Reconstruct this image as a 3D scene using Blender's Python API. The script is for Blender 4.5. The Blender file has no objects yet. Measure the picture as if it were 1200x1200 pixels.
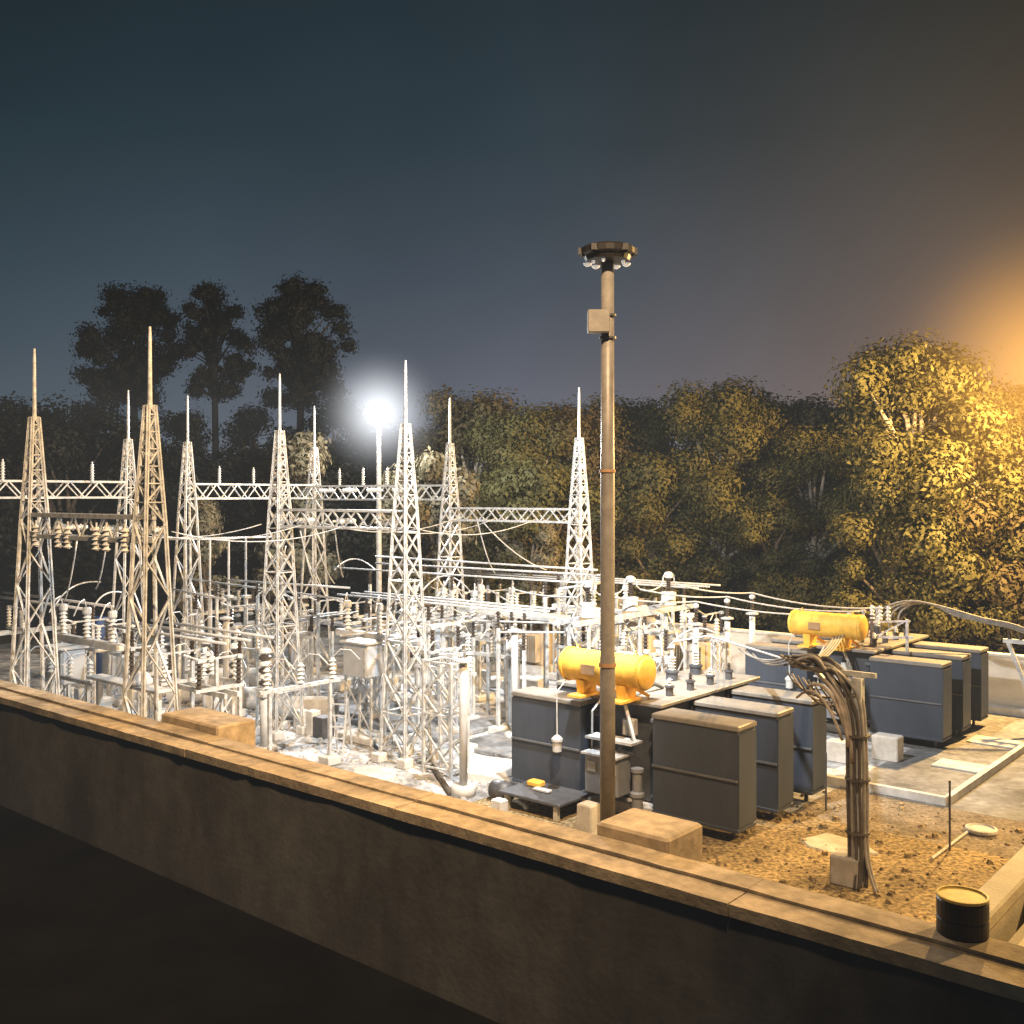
import bpy, math, random
from mathutils import Vector, Matrix
random.seed(7)
R = math.radians
C = bpy.context.scene.collection
F = 1212.0; HY = 580.0; CAMZ = 8.1
# plan frame of the switchyard: U runs along the wall, V away from it
UX, UY = 0.763, -0.646
VX, VY = 0.646, 0.763
OX, OY = 5.2, 23.8
ANG = math.atan2(UY, UX)
def W(u, v, z=0.0):
    return Vector((OX + u*UX + v*VX, OY + u*UY + v*VY, z))
def uv(p):
    dx, dy = p[0]-OX, p[1]-OY
    return dx*UX + dy*UY, dx*VX + dy*VY
def at(px, py, z):            # where the line of sight meets the level z
    Y = F*(CAMZ - z)/(py - HY)
    return Vector(((px-600)/F*Y, Y, z))
def far(px, Y, py):           # a point at a known distance
    return Vector(((px-600)/F*Y, Y, CAMZ - (py-HY)*Y/F))

# ------------------------------------------------------------------ materials
M = {}
def mat(name, col, rough=.6, metal=0.0, var=.25, scale=3.0, bump=0.0, bscale=40, col2=None, emit=None, spec=.4, stretch=None, fine=None):
    m = bpy.data.materials.new(name); m.use_nodes = True
    nt = m.node_tree; N = nt.nodes; L = nt.links
    b = N['Principled BSDF']
    b.inputs['Roughness'].default_value = rough; b.inputs['Metallic'].default_value = metal
    b.inputs['Specular IOR Level'].default_value = spec
    tc = N.new('ShaderNodeTexCoord')
    mp = N.new('ShaderNodeMapping'); L.new(tc.outputs['Object'], mp.inputs[0])
    if stretch: mp.inputs['Scale'].default_value = stretch
    n1 = N.new('ShaderNodeTexNoise'); n1.inputs['Scale'].default_value = scale; n1.inputs['Detail'].default_value = 8
    n1.inputs['Roughness'].default_value = .65
    L.new(mp.outputs[0], n1.inputs['Vector'])
    r = N.new('ShaderNodeValToRGB'); L.new(n1.outputs['Fac'], r.inputs[0])
    c2 = col2 or tuple(c*(1-var) for c in col)
    hi = col if col2 else tuple(min(1, c*(1+var*.5)) for c in col)
    r.color_ramp.elements[0].position = .34; r.color_ramp.elements[0].color = (*c2, 1)
    r.color_ramp.elements[1].position = .66; r.color_ramp.elements[1].color = (*hi, 1)
    out = r.outputs[0]
    if fine:
        n3 = N.new('ShaderNodeTexNoise'); n3.inputs['Scale'].default_value = fine[0]; n3.inputs['Detail'].default_value = 3
        L.new(tc.outputs['Object'], n3.inputs['Vector'])
        mr = N.new('ShaderNodeMapRange'); mr.inputs[1].default_value = .35; mr.inputs[2].default_value = .65
        mr.inputs[3].default_value = 1-fine[1]; mr.inputs[4].default_value = 1+fine[1]
        L.new(n3.outputs['Fac'], mr.inputs[0])
        mx = N.new('ShaderNodeVectorMath'); mx.operation = 'SCALE'
        L.new(out, mx.inputs[0]); L.new(mr.outputs[0], mx.inputs['Scale'])
        out = mx.outputs[0]
    L.new(out, b.inputs['Base Color'])
    if bump:
        n2 = N.new('ShaderNodeTexNoise'); n2.inputs['Scale'].default_value = bscale; n2.inputs['Detail'].default_value = 5
        L.new(tc.outputs['Object'], n2.inputs['Vector'])
        bp = N.new('ShaderNodeBump'); bp.inputs['Strength'].default_value = bump; bp.inputs['Distance'].default_value = .03
        L.new(n2.outputs['Fac'], bp.inputs['Height']); L.new(bp.outputs[0], b.inputs['Normal'])
    if emit:
        b.inputs['Emission Color'].default_value = (*emit[0], 1); b.inputs['Emission Strength'].default_value = emit[1]
    M[name] = m
    return m
mat('galvanised', (.55,.56,.56), .5, .15, .4, 4)
mat('steel_dark', (.10,.10,.105), .5, .3, .3, 6)
mat('porcelain_white', (.66,.66,.64), .3, 0, .15, 8)
mat('porcelain_brown', (.065,.052,.042), .3, 0, .3, 8)
mat('paint_white', (.52,.52,.51), .5, 0, .22, 3)
mat('cabinet_grey', (.50,.53,.57), .45, 0, .15, 2)
mat('concrete', (.46,.44,.41), .9, 0, .35, 1.4, .4, 30)
mat('concrete_light', (.60,.58,.54), .9, 0, .25, 2.5, .3, 30)
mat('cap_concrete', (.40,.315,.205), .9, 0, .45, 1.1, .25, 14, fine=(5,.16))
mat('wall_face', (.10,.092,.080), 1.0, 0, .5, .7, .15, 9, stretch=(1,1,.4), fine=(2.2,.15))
mat('paving', (.50,.50,.50), .9, 0, .6, .7, .6, 14, fine=(2.6,.35))
mat('slab_blue', (.22,.225,.23), .85, 0, .6, .6, .3, 20, fine=(4,.2))
mat('pit_floor', (.20,.19,.175), .9, 0, .5, .8, .5, 12, fine=(5,.3))
mat('gravel', (.29,.215,.11), .95, 0, .6, .4, .8, 20, fine=(10,.6))
mat('dark_gravel', (.22,.18,.13), .95, 0, .5, 1.3, .8, 26, fine=(11,.4))
mat('soil', (.035,.03,.022), 1, 0, .5, .3, .5, 9)
mat('asphalt', (.005,.0045,.004), 1.0, 0, .4, .4, .4, 30, spec=0.0)  # near-black base colour carries the shade lying over the outer pavement
mat('tie_paint', (.13,.135,.145), .5, .1, .2, 2)
mat('header_paint', (.24,.22,.19), .55, .05, .25, 2)
mat('radiator_paint', (.055,.066,.088), .5, .1, .22, 1.2, stretch=(1,1,.35))
mat('tank_paint', (.075,.08,.09), .5, .1, .35, 2)
mat('yellow_paint', (.80,.47,.07), .6, 0, .22, 1.6, .1, 30, fine=(6,.08))
mat('plate', (.34,.20,.10), .6, 0, .2, 5)
mat('boundary_wall', (.66,.62,.54), .9, 0, .22, .5, .3, 20, stretch=(1,1,3))
mat('tan_sheet', (.40,.34,.26), .8, 0, .3, 1.2, stretch=(2,2,.3))
mat('blue_paint', (.06,.13,.36), .6, 0, .2, 2)
mat('cable_grey', (.30,.28,.25), .6, 0, .3, 6)
mat('cable_pale', (.42,.36,.29), .6, 0, .35, 6)
mat('cable_dark', (.09,.075,.06), .6, 0, .4, 6)
mat('drum_black', (.012,.011,.010), .5, 0, .3, 4)
mat('drum_top', (.80,.60,.16), .6, 0, .25, 6)
mat('terrace', (.66,.58,.40), .8, 0, .15, 1.5, .3, 20)
mat('mast_steel', (.21,.195,.175), .45, .1, .25, 4)
mat('head_black', (.012,.010,.009), .5, 0, .2, 4)
mat('bark', (.16,.13,.10), .9, 0, .4, 4)
mat('dark_bark', (.03,.027,.024), .9, 0, .4, 4)
mat('pale_bark', (.42,.37,.30), .9, 0, .3, 4)
mat('led', (.9,.9,.9), .5, emit=((1,.98,.93), 60))
mat('led_side', (.9,.9,.9), .5, emit=((1,.97,.90), .35))
mat('sodium', (.9,.6,.3), .5, emit=((1,.62,.2), 40))
def leafmat(name, c1, c2):
    m = bpy.data.materials.new(name); m.use_nodes = True
    nt = m.node_tree; N = nt.nodes; L = nt.links
    b = N['Principled BSDF']; b.inputs['Roughness'].default_value = .6; b.inputs['Specular IOR Level'].default_value = .2
    g = N.new('ShaderNodeNewGeometry'); tc = N.new('ShaderNodeTexCoord')
    n = N.new('ShaderNodeTexNoise'); n.inputs['Scale'].default_value = .55; n.inputs['Detail'].default_value = 4
    L.new(tc.outputs['Object'], n.inputs['Vector'])
    ad = N.new('ShaderNodeMath'); ad.operation = 'MULTIPLY_ADD'; ad.inputs[1].default_value = .45
    L.new(g.outputs['Random Per Island'], ad.inputs[0]); L.new(n.outputs['Fac'], ad.inputs[2])
    r = N.new('ShaderNodeValToRGB'); L.new(ad.outputs[0], r.inputs[0])
    r.color_ramp.elements[0].position = .45; r.color_ramp.elements[0].color = (*c1, 1)
    r.color_ramp.elements[1].position = .95; r.color_ramp.elements[1].color = (*c2, 1)
    L.new(r.outputs[0], b.inputs['Base Color'])
    t = N.new('ShaderNodeBsdfTranslucent'); L.new(r.outputs[0], t.inputs['Color'])
    mx = N.new('ShaderNodeMixShader'); mx.inputs[0].default_value = .3
    L.new(b.outputs[0], mx.inputs[1]); L.new(t.outputs[0], mx.inputs[2])
    L.new(mx.outputs[0], N['Material Output'].inputs[0])
    M[name] = m
leafmat('leaves_green', (.085,.080,.032), (.125,.118,.044))
leafmat('leaves_olive', (.085,.070,.036), (.12,.098,.048))
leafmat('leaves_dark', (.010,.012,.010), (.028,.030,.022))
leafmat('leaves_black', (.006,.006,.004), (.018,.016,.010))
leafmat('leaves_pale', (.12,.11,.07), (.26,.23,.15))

# ------------------------------------------------------------------ mesh helpers
class MB:
    def __init__(s): s.v = []; s.f = []
    def box(s, c, d, top=None):
        x,y,z = c; a,b,h = d[0]/2, d[1]/2, d[2]/2
        ta, tb = (top[0]/2, top[1]/2) if top else (a, b)
        n = len(s.v)
        s.v += [(x-a,y-b,z-h),(x+a,y-b,z-h),(x+a,y+b,z-h),(x-a,y+b,z-h),
                (x-ta,y-tb,z+h),(x+ta,y-tb,z+h),(x+ta,y+tb,z+h),(x-ta,y+tb,z+h)]
        s.f += [(n,n+3,n+2,n+1),(n+4,n+5,n+6,n+7),(n,n+1,n+5,n+4),(n+1,n+2,n+6,n+5),(n+2,n+3,n+7,n+6),(n+3,n,n+4,n+7)]
        return s
    def bevbox(s, c, d, e=.03):
        x,y,z = c; a,b,h = d[0]/2, d[1]/2, d[2]/2
        e = min(e, a*.4, b*.4, h*.4)
        n = len(s.v)
        rings = []
        for zz, sh in ((z-h, e), (z-h+e, 0), (z+h-e, 0), (z+h, e)):
            aa, bb = a-sh, b-sh
            rings.append(len(s.v))
            s.v += [(x-aa+e,y-bb,zz),(x+aa-e,y-bb,zz),(x+aa,y-bb+e,zz),(x+aa,y+bb-e,zz),(x+aa-e,y+bb,zz),(x-aa+e,y+bb,zz),(x-aa,y+bb-e,zz),(x-aa,y-bb+e,zz)]
        for k in range(3):
            p, q = rings[k], rings[k+1]
            for i in range(8): j = (i+1)%8; s.f.append((p+i,p+j,q+j,q+i))
        s.f.append(tuple(rings[0]+i for i in range(7,-1,-1))); s.f.append(tuple(rings[3]+i for i in range(8)))
        return s
    def bar(s, p, q, w, h=None):
        h = h or w; p = Vector(p); q = Vector(q); d = (q-p)
        if d.length < 1e-6: return s
        d.normalize(); up = Vector((0,0,1)) if abs(d.z) < .95 else Vector((1,0,0))
        x = d.cross(up).normalized(); y = x.cross(d).normalized()
        n = len(s.v)
        for o in (p, q):
            for a, b in ((-1,-1),(1,-1),(1,1),(-1,1)): s.v.append(tuple(o + x*a*w/2 + y*b*h/2))
        s.f += [(n+3,n+2,n+1,n),(n+4,n+5,n+6,n+7),(n,n+1,n+5,n+4),(n+1,n+2,n+6,n+5),(n+2,n+3,n+7,n+6),(n+3,n,n+4,n+7)]
        return s
    def path(s, pts, r, n=6, caps=True):
        pts = [Vector(p) for p in pts]; rr = r if isinstance(r, (list, tuple)) else [r]*len(pts)
        base = len(s.v); prev = None
        for i, p in enumerate(pts):
            d = (pts[min(i+1,len(pts)-1)] - pts[max(i-1,0)]).normalized()
            if prev is None:
                up = Vector((0,0,1)) if abs(d.z) < .9 else Vector((1,0,0))
                x = d.cross(up).normalized()
            else:
                x = (prev - d*prev.dot(d)).normalized()
            prev = x; y = d.cross(x)
            for k in range(n):
                a = 2*math.pi*k/n
                s.v.append(tuple(p + (x*math.cos(a) + y*math.sin(a))*rr[i]))
        for i in range(len(pts)-1):
            for k in range(n):
                a = base+i*n+k; b = base+i*n+(k+1)%n
                s.f.append((a,b,b+n,a+n))
        if caps:
            s.f.append(tuple(base+k for k in range(n-1,-1,-1)))
            s.f.append(tuple(base+(len(pts)-1)*n+k for k in range(n)))
        return s
    def tube(s, p, q, r0, r1=None, n=10):
        return s.path([p, q], [r0, r1 if r1 is not None else r0], n)
    def lathe(s, prof, c=(0,0,0), n=14, axis='z'):
        base = len(s.v)
        for r, h in prof:
            for k in range(n):
                a = 2*math.pi*k/n; x, y = r*math.cos(a), r*math.sin(a)
                if axis == 'z': s.v.append((c[0]+x, c[1]+y, c[2]+h))
                elif axis == 'x': s.v.append((c[0]+h, c[1]+x, c[2]+y))
                else: s.v.append((c[0]+y, c[1]+h, c[2]+x))
        for i in range(len(prof)-1):
            for k in range(n):
                a = base+i*n+k; b = base+i*n+(k+1)%n
                s.f.append((a,b,b+n,a+n))
        s.f.append(tuple(base+k for k in range(n-1,-1,-1)))
        s.f.append(tuple(base+(len(prof)-1)*n+k for k in range(n)))
        return s
    def ins(s, c, h, r=.09, n=10, sheds=6, axis='z'):     # ribbed insulator
        prof = [(r*.5, 0)]
        for i in range(sheds):
            z = h*(i+.2)/sheds
            prof += [(r*.5, z), (r, z+h*.15/sheds), (r*.55, z+h*.5/sheds)]
        prof += [(r*.5, h)]
        return s.lathe(prof, c, n, axis)
    def grid(s, pts):
        n = len(s.v); s.v += [tuple(p) for p in pts]; s.f.append(tuple(range(n, n+len(pts)))); return s
    def build(s, name, m, parent=None, smooth=False):
        me = bpy.data.meshes.new(name); me.from_pydata(s.v, [], s.f); me.update()
        if smooth: me.polygons.foreach_set('use_smooth', [True]*len(me.polygons))
        me.materials.append(M[m])
        o = bpy.data.objects.new(name, me); C.objects.link(o)
        if parent: o.parent = parent
        return o
def lab(o, label=None, cat=None, group=None, kind=None):
    if label: o['label'] = label
    if cat: o['category'] = cat
    if group: o['group'] = group
    if kind: o['kind'] = kind
    return o
def thing(name, label, cat, loc, rz=None, group=None):
    o = bpy.data.objects.new(name, None); C.objects.link(o)
    o.empty_display_size = .2
    o.location = loc; o.rotation_euler = (0,0,ANG if rz is None else rz)
    return lab(o, label, cat, group)
def dup(root, loc, label, rz=None, sc=None):
    def cp(o, par):
        c = o.copy(); C.objects.link(c)
        if par: c.parent = par
        for ch in o.children: cp(ch, c)
        return c
    r = cp(root, None); r.location = loc; r['label'] = label
    if rz is not None: r.rotation_euler = (0,0,rz)
    if sc: r.scale = (sc,sc,sc)
    return r
class Kind:           # first call builds, later calls copy
    def __init__(s, fn): s.fn = fn; s.proto = None
    def __call__(s, loc, label, group, rz=None):
        rz = ANG if rz is None else rz
        if s.proto is None:
            s.proto = s.fn(label, group); s.proto.location = loc; s.proto.rotation_euler = (0,0,rz)
            return s.proto
        return dup(s.proto, loc, label, rz)
def solo(mb, name, m, loc, label, cat, group=None, smooth=False, rz=None):
    o = mb.build(name, m, None, smooth); o.location = loc; o.rotation_euler = (0,0,ANG if rz is None else rz)
    return lab(o, label, cat, group)

# ------------------------------------------------------------------ setting
def sheet(name, pts, z, m):
    o = MB().grid([(p[0], p[1], z) for p in pts]).build(name, m); o['kind'] = 'structure'; return o
def rectuv(u0,u1,v0,v1): return [W(u0,v0), W(u1,v0), W(u1,v1), W(u0,v1)]
sheet('ground', [(-400,-60,0),(400,-60,0),(400,700,0),(-400,700,0)], -.02, 'soil')
sheet('yard_paving', rectuv(-46,-.2,-8.9,33), .0, 'paving')
sheet('gravel_bed', rectuv(-7.0,9.5,-8.9,3.2), .006, 'gravel')
sheet('brown_gravel_path', rectuv(-.19,9.5,3.2,6.2), .002, 'dark_gravel')
sheet('rear_paving', rectuv(-.19,30,6.2,30), .004, 'slab_blue')
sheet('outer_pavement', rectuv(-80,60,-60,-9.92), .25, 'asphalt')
# the big wall
wl = thing('parapet_wall', 'long dark concrete wall with a sunlit-orange ledge running across in front of the yard', 'wall', W(0,-9.4,0))
wl['label'] = 'long dark concrete wall with an orange lit grooved ledge in front of the switchyard'
for k,(a,b) in enumerate([(-62,14)]):
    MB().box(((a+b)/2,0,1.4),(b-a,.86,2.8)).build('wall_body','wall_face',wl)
def ragged(mb, y0, y1, z0, z1, a, b, seed):
    rnd = random.Random(seed); x = a; xs = []
    while x < b: xs.append(x); x += rnd.uniform(.25,.8)
    xs.append(b); n = len(mb.v)
    for x in xs:
        j = [rnd.uniform(-.008,.008) for _ in range(4)]
        mb.v += [(x,y0+j[0],z0),(x,y1+j[1],z0),(x,y1+j[2],z1+j[3]*.6),(x,y0+j[0],z1+j[3]*.5)]
    for i in range(len(xs)-1):
        p = n+i*4
        for k in range(4): mb.f.append((p+k,p+4+k,p+4+(k+1)%4,p+(k+1)%4))
    mb.f.append((n,n+1,n+2,n+3)); m = n+4*(len(xs)-1); mb.f.append((m+3,m+2,m+1,m))
    return mb
x = -62.0; k = 0; rj = random.Random(8)
while x < 14:
    e = min(14, x+6.1)
    dz = rj.uniform(-.008,.008); dy = rj.uniform(-.01,.01)
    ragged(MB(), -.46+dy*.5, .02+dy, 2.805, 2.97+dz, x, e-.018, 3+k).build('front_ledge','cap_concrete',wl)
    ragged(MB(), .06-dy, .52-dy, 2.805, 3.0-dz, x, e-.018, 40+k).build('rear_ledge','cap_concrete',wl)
    x = e; k += 1
# pier blocks rising behind the ledge
for px0, px1, py, lb in ((206,268,868,'orange lit concrete block beside the pair of warm lattice towers on the wall'),
                         (705,820,1008,'large orange lit concrete block at the foot of the lamp mast on the wall')):
    a = at(px0,py-26,3.02); b = at(px1,py,3.02)
    ua, ub = uv(a)[0], uv(b)[0]
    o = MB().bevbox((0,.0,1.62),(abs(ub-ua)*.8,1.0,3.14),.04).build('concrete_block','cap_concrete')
    o.location = W((ua+ub)/2-.35,-8.36,0); o.rotation_euler = (0,0,ANG)
    lab(o, lb, 'concrete block', 'blocks behind the wall ledge')
# side wall at the right with the terrace next to it
cw = at(1160,1050,3.0); uu, vv = uv(cw)
sw = thing('side_wall', 'short orange lit wall running back from the black drum at the wall corner', 'wall', W(uu,-8.8,0))
MB().box((0,9,1.4),(.3,18,2.8)).build('wall_body','terrace',sw)
MB().bevbox((0,9,2.905),(.38,18,.2),.03).build('coping','terrace',sw)
ter = MB().box((4.3,9,1.3),(8,18,2.6)).build('terrace','terrace'); ter.location = W(uu,-8.8,0); ter.rotation_euler=(0,0,ANG); ter['kind']='structure'
tp = MB().bevbox((0,0,.06),(1.1,1.4,.12),.03)
solo(tp,'floor_plate','drum_top',at(1200,1042,2.61)+Vector((.3,0,0)),'yellow plate lying on the terrace beside the short side wall','plate')
# drum
d = thing('drum','short black drum with a yellow top on the corner of the wall','drum',at(1128,1094,3.0),0)
MB().lathe([(.27,0),(.285,.02),(.285,.18),(.275,.2),(.285,.22),(.285,.40),(.27,.42)],n=28).build('body','drum_black',d)
MB().lathe([(.275,.42),(.285,.43),(.285,.455),(.262,.458),(.258,.44)],n=28).build('lid','drum_top',d)
# rear boundary wall behind the transformers
bw = thing('boundary_wall','cream plastered wall standing behind the two transformers','wall',W(-.1,19.9,0))
MB().box((2.5,0,1.03),(37,.25,2.06)).build('wall_body','boundary_wall',bw)
MB().box((2.5,0,2.11),(37,.38,.1)).build('coping','concrete_light',bw)
MB().box((2.5,-.4,.12),(37,.5,.24)).build('kerb','concrete_light',bw)
# tan corrugated fence at the back left with blue doors
tf = thing('sheet_fence','tan corrugated sheet fence with blue doors far behind the white towers','fence',W(-30,25,0))
def corrug(mb, x0, x1, z0, z1, p=.45, dp=.12):
    n = len(mb.v); k = 0; x = x0
    while x <= x1:
        y = (0, dp, dp, 0)[k%4]
        mb.v += [(x,y,z0),(x,y,z1)]; x += p*(.5 if k%2 else .25)*2; k += 1
    for i in range(k-1): mb.f.append((n+2*i,n+2*i+2,n+2*i+3,n+2*i+1))
    return mb
corrug(MB(),-8,12.2,.3,2.6).build('sheet_panel','tan_sheet',tf)
MB().box((2.1,.05,.14),(20.2,.3,.3)).build('plinth','concrete',tf)
for i in range(7): MB().box((-8+3.33*i,-.1,1.35),(.12,.12,2.7)).build('post','galvanised',tf)
for px in (290,644,722):
    p = far(px,57,750); u,v = uv(p)
    MB().box((u+30,-.2,1.45),(.75,.08,2.0)).build('door','blue_paint',tf)

# low kerb around the second transformer's bay
kr = thing('bay_kerb','thin pale kerb around the paved bay of the rear transformer','kerb',W(2.63,6.4,0))
MB().box((-3.6,0,.11),(7.2,.16,.22)).build('front_kerb','concrete_light',kr)
MB().box((0,6.0,.11),(.16,11.8,.22)).build('side_kerb','concrete_light',kr)
for p, s, lb in ((at(1128,899,.0),(1.5,1.0,.05),'pale flat cover slab in the corner of the kerbed bay'),(at(1176,872,.0),(2.0,1.1,.05),'pale long cover slab beside the right side kerb')):
    solo(MB().bevbox((0,0,.03),s,.01),'cover_slab','concrete_light',p,lb,'slab','cover slabs in the bay')
for px,py,s,lb in ((984,886,(.75,.5,.62),'white block standing left of the cable bundle post under the rear transformer'),(1040,884,(.8,.55,.75),'white block right of the cable bundle post under the rear radiators')):
    o = MB().bevbox((0,0,s[2]/2),s,.03); solo(o,'footing_block','concrete_light',at(px,py+6,0),lb,'block','white blocks under the rear transformer')

# ------------------------------------------------------------------ lattice towers
def towerhw(z): return .56 - (.56-.255)*z/7.5 if z < 7.5 else .255 - (.255-.085)*(z-7.5)/2.8
def make_tower(xb):
    def fn(label, group):
        t = thing('lattice_tower', label, 'tower', (0,0,0), 0, group)
        zs = [.25]; z = .25
        while z < 10.2:
            z += max(.42, towerhw(z)*((2.3 if xb else 2.9) if z < 7 else 2.0)); zs.append(min(z,10.28))
        if zs[-1]-zs[-2] < .2: zs.pop(-2)
        cr = [(1,1),(-1,1),(-1,-1),(1,-1)]
        def P(c,z): h = towerhw(z); return Vector((c[0]*h, c[1]*h, z))
        for c in cr:
            mb = MB(); w = .11
            for za, zb in ((.25,7.5),(7.5,10.28)):
                p, q = P(c,za), P(c,zb)
                mb.bar(p, q, w, .018); 
                mb.bar(p+Vector((-c[0]*.035,0,0)), q+Vector((-c[0]*.035,0,0)), .07, .02)
                mb.bar(p, q, .02, w)
            mb.build('leg','galvanised',t)
        for fi in range(4):
            a, b = cr[fi], cr[(fi+1)%4]; mb = MB()
            for k in range(len(zs)-1):
                z0, z1 = zs[k], zs[k+1]; w = .06 if z0 < 7.5 else .04
                if k%2 == fi%2 or xb: mb.bar(P(a,z0), P(b,z1), w, .03)
                if k%2 != fi%2 or xb: mb.bar(P(b,z0), P(a,z1), w, .03)
                if xb and k%2==0 or z0 > 7: mb.bar(P(a,z1), P(b,z1), w, .03)
            mb.build('bracing','galvanised',t)
        MB().lathe([(.12,10.2),(.12,10.27),(.06,10.3),(.055,10.5),(.042,11.9),(.03,12.2)],n=8).build('spire','galvanised',t)
        for c in cr: MB().bevbox((c[0]*.56,c[1]*.56,.14),(.38,.38,.28),.03).build('footing','concrete_light',t)
        return t
    return Kind(fn)
TZ, TX = make_tower(False), make_tower(True)
tg = 'galvanised lattice towers of the switchyard'
TZ(W(-11.6,-8.0), 'tall lattice tower lit warm orange standing close behind the wall, with the highest spire', tg)
TZ(W(-17.55,-8.05), 'lattice tower lit warm on one side nearest the left edge of the yard', tg)
TX(W(-17.2,.1), 'white cross braced lattice tower left of the glowing lamp, on the row behind the wall', tg)
TX(W(-11.4,.4), 'white cross braced lattice tower just right of the glowing lamp', tg)
TX(W(-18.7,10), 'white lattice tower left of the pair holding the right hand truss beam', tg)
TX(W(-12.1,10.2), 'white lattice tower closest to the tall lamp mast', tg)
TZ(W(-26.4,2.4), 'grey lattice tower right of the tallest warm lit tower, at the left end of the rear beam'.replace(', at the left end of',', ending'), tg)
TZ(W(-26.4,9.0), 'bright lattice tower with a short spire directly behind the cross braced left tower', tg)
TZ(W(-26.2,-.35), 'dim lattice tower half hidden behind the tall orange lit tower', tg)

def beam(u0,v0,u1,v1,z,dep,wd,label,step=.55,cw=.075):
    a, b = W(u0,v0), W(u1,v1); L = (b-a).length; rz = math.atan2(b.y-a.y, b.x-a.x)
    t = thing('truss_beam', label, 'beam', (a.x,a.y,z), rz, 'lattice beams joining the towers')
    for y in (-wd/2, wd/2):
        for zz in (-dep, 0): MB().bar((0,y,zz),(L,y,zz),cw,cw).build('chord','galvanised',t)
    n = max(4, int(L/step)); n += n%2
    for kind in ('side','side2','top'):
        mb = MB()
        for i in range(n):
            x0, x1 = L*i/n, L*(i+1)/n
            if kind == 'top':
                y0, y1 = ((-wd/2, wd/2) if i%2 else (wd/2,-wd/2)); mb.bar((x0,y0,.01),(x1,y1,.01),.035); mb.bar((x0,y1,-dep-.01),(x1,y0,-dep-.01),.035)
            else:
                y = -wd/2 if kind == 'side' else wd/2; z0, z1 = ((-dep,0) if i%2 else (0,-dep)); mb.bar((x0,y,z0),(x1,y,z1),.045)
        mb.build('lacing','galvanised',t)
    return t
beam(-17.4,-8.03,-11.75,-8.0,7.55,.58,.42,'orange lit lattice beam joining the two warm lit front towers',.38,.11)
beam(-17.0,.12,-11.6,.38,7.6,.55,.42,'white lattice beam under the glowing lamp between two cross braced towers')
beam(-18.5,10.0,-12.3,10.2,7.55,.5,.42,'white lattice beam against the dark trees beside the lamp mast')
beam(-26.4,2.6,-26.4,8.8,8.55,.6,.45,'white rear lattice beam topped with two small insulators')
beam(-26.3,-9.5,-26.2,-.55,8.6,.6,.45,'grey lattice beam passing behind the left edge tower')
beam(-26.2,9.0,-18.9,9.95,8.5,.6,.45,'cluttered high lattice beam hung with insulators behind the glowing lamp')

# small insulators on beams
def mk_post_ins(label, group):
    t = thing('post_insulator', label, 'insulator', (0,0,0), 0, group)
    MB().ins((0,0,0),.62,.09).build('shed_stack','porcelain_white',t)
    MB().lathe([(.06,.62),(.06,.68),(.03,.7),(.03,.78)],n=8).build('cap','galvanised',t)
    return t
PI_ = Kind(mk_post_ins)
for px,Yy,py,lb in ((257,44,566,'upright insulator on the rear beam nearest the grey tower'),(297,46,566,'upright insulator on the rear beam further from the grey tower'),
    (108,38.5,566,'upright insulator on the grey left beam between the two warm towers'),(3,35.5,566,'upright insulator on the grey left beam at the picture edge')):
    p = far(px,Yy,py); p.z = 8.55; PI_(p, lb, 'small insulators standing on the high beams')
# strain strings and their jumper loops
def mk_string(label, group):
    t = thing('insulator_string', label, 'insulator', (0,0,0), 0, group)
    MB().ins((0,0,0),.8,.10,10,7,'y').build('disc_stack','porcelain_white',t)
    MB().lathe([(.04,-.15),(.04,0)],n=6,axis='y').build('clamp','galvanised',t)
    return t
ST = Kind(mk_string)
sg = 'insulator strings fixed to the lattice beams'
for i,u in enumerate((-16.6,-14.6,-12.6)):
    w = ('left','middle','right')[i]
    ST(W(u,-7.8,7.2), 'warm lit insulator string behind the front orange beam, %s of three'%w, sg)
    ST(W(u+.1,.6-.3,7.25), 'white insulator string behind the beam under the glowing lamp, %s of three'%w, sg)
for i,u in enumerate((-25.2,-23.6,-22.0,-20.4)):
    w = ('first','second','third','fourth')[i]
    ST(W(u,9.1,8.3), '%s string from the rear tower on the near side of the cluttered high beam'%w, sg, rz=ANG+math.pi)
    PI_(W(u,9.5,8.55), '%s upright insulator from the rear tower on the cluttered high beam'%w, 'small insulators standing on the high beams')
# clutter on the orange beam: hanging junction boxes/clamps
for i,u in enumerate((-17.0,-15.7,-15.2,-13.7,-13.2,-12.3)):
    o = MB().ins((0,0,-.62),.6,.12,10,5)
    o.tube((0,0,-.02),(0,0,.1),.025,n=6)
    solo(o,'hanging_insulator','porcelain_white',W(u,-8.26,7.3),
        '%s warm lit hanging insulator from the left tower on the orange lit front beam'%('first','second','third','fourth','fifth','sixth')[i],'insulator','insulators hanging under the orange lit beam',rz=0)
def wire(pts, r, label, m='galvanised', cat='wire', name='conductor', group='overhead conductors', n=5):
    o = MB().path(pts, r, n).build(name, m, None, True); o['label'] = label; o['category'] = cat
    if group: o['group'] = group
    return o
def sagged(a, b, sag, k=12):
    a, b = Vector(a), Vector(b)
    return [a.lerp(b,t/k) - Vector((0,0,sag*4*(t/k)*(1-t/k))) for t in range(k+1)]
for i,u in enumerate((-16.6,-14.6,-12.6)):
    w = ('left','middle','right')[i]
    wire(sagged(W(u,-6.8,7.15),W(u+.1,-1.15,7.15),.35),.016,'%s thin overhead wire from the orange beam back to the lamp beam'%w)
    wire(sagged(W(u+.1,1.3,7.15),W(u-.4,8.7,7.2),.45),.016,'%s thin overhead wire from the lamp beam back to the beam by the mast'%w)

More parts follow.
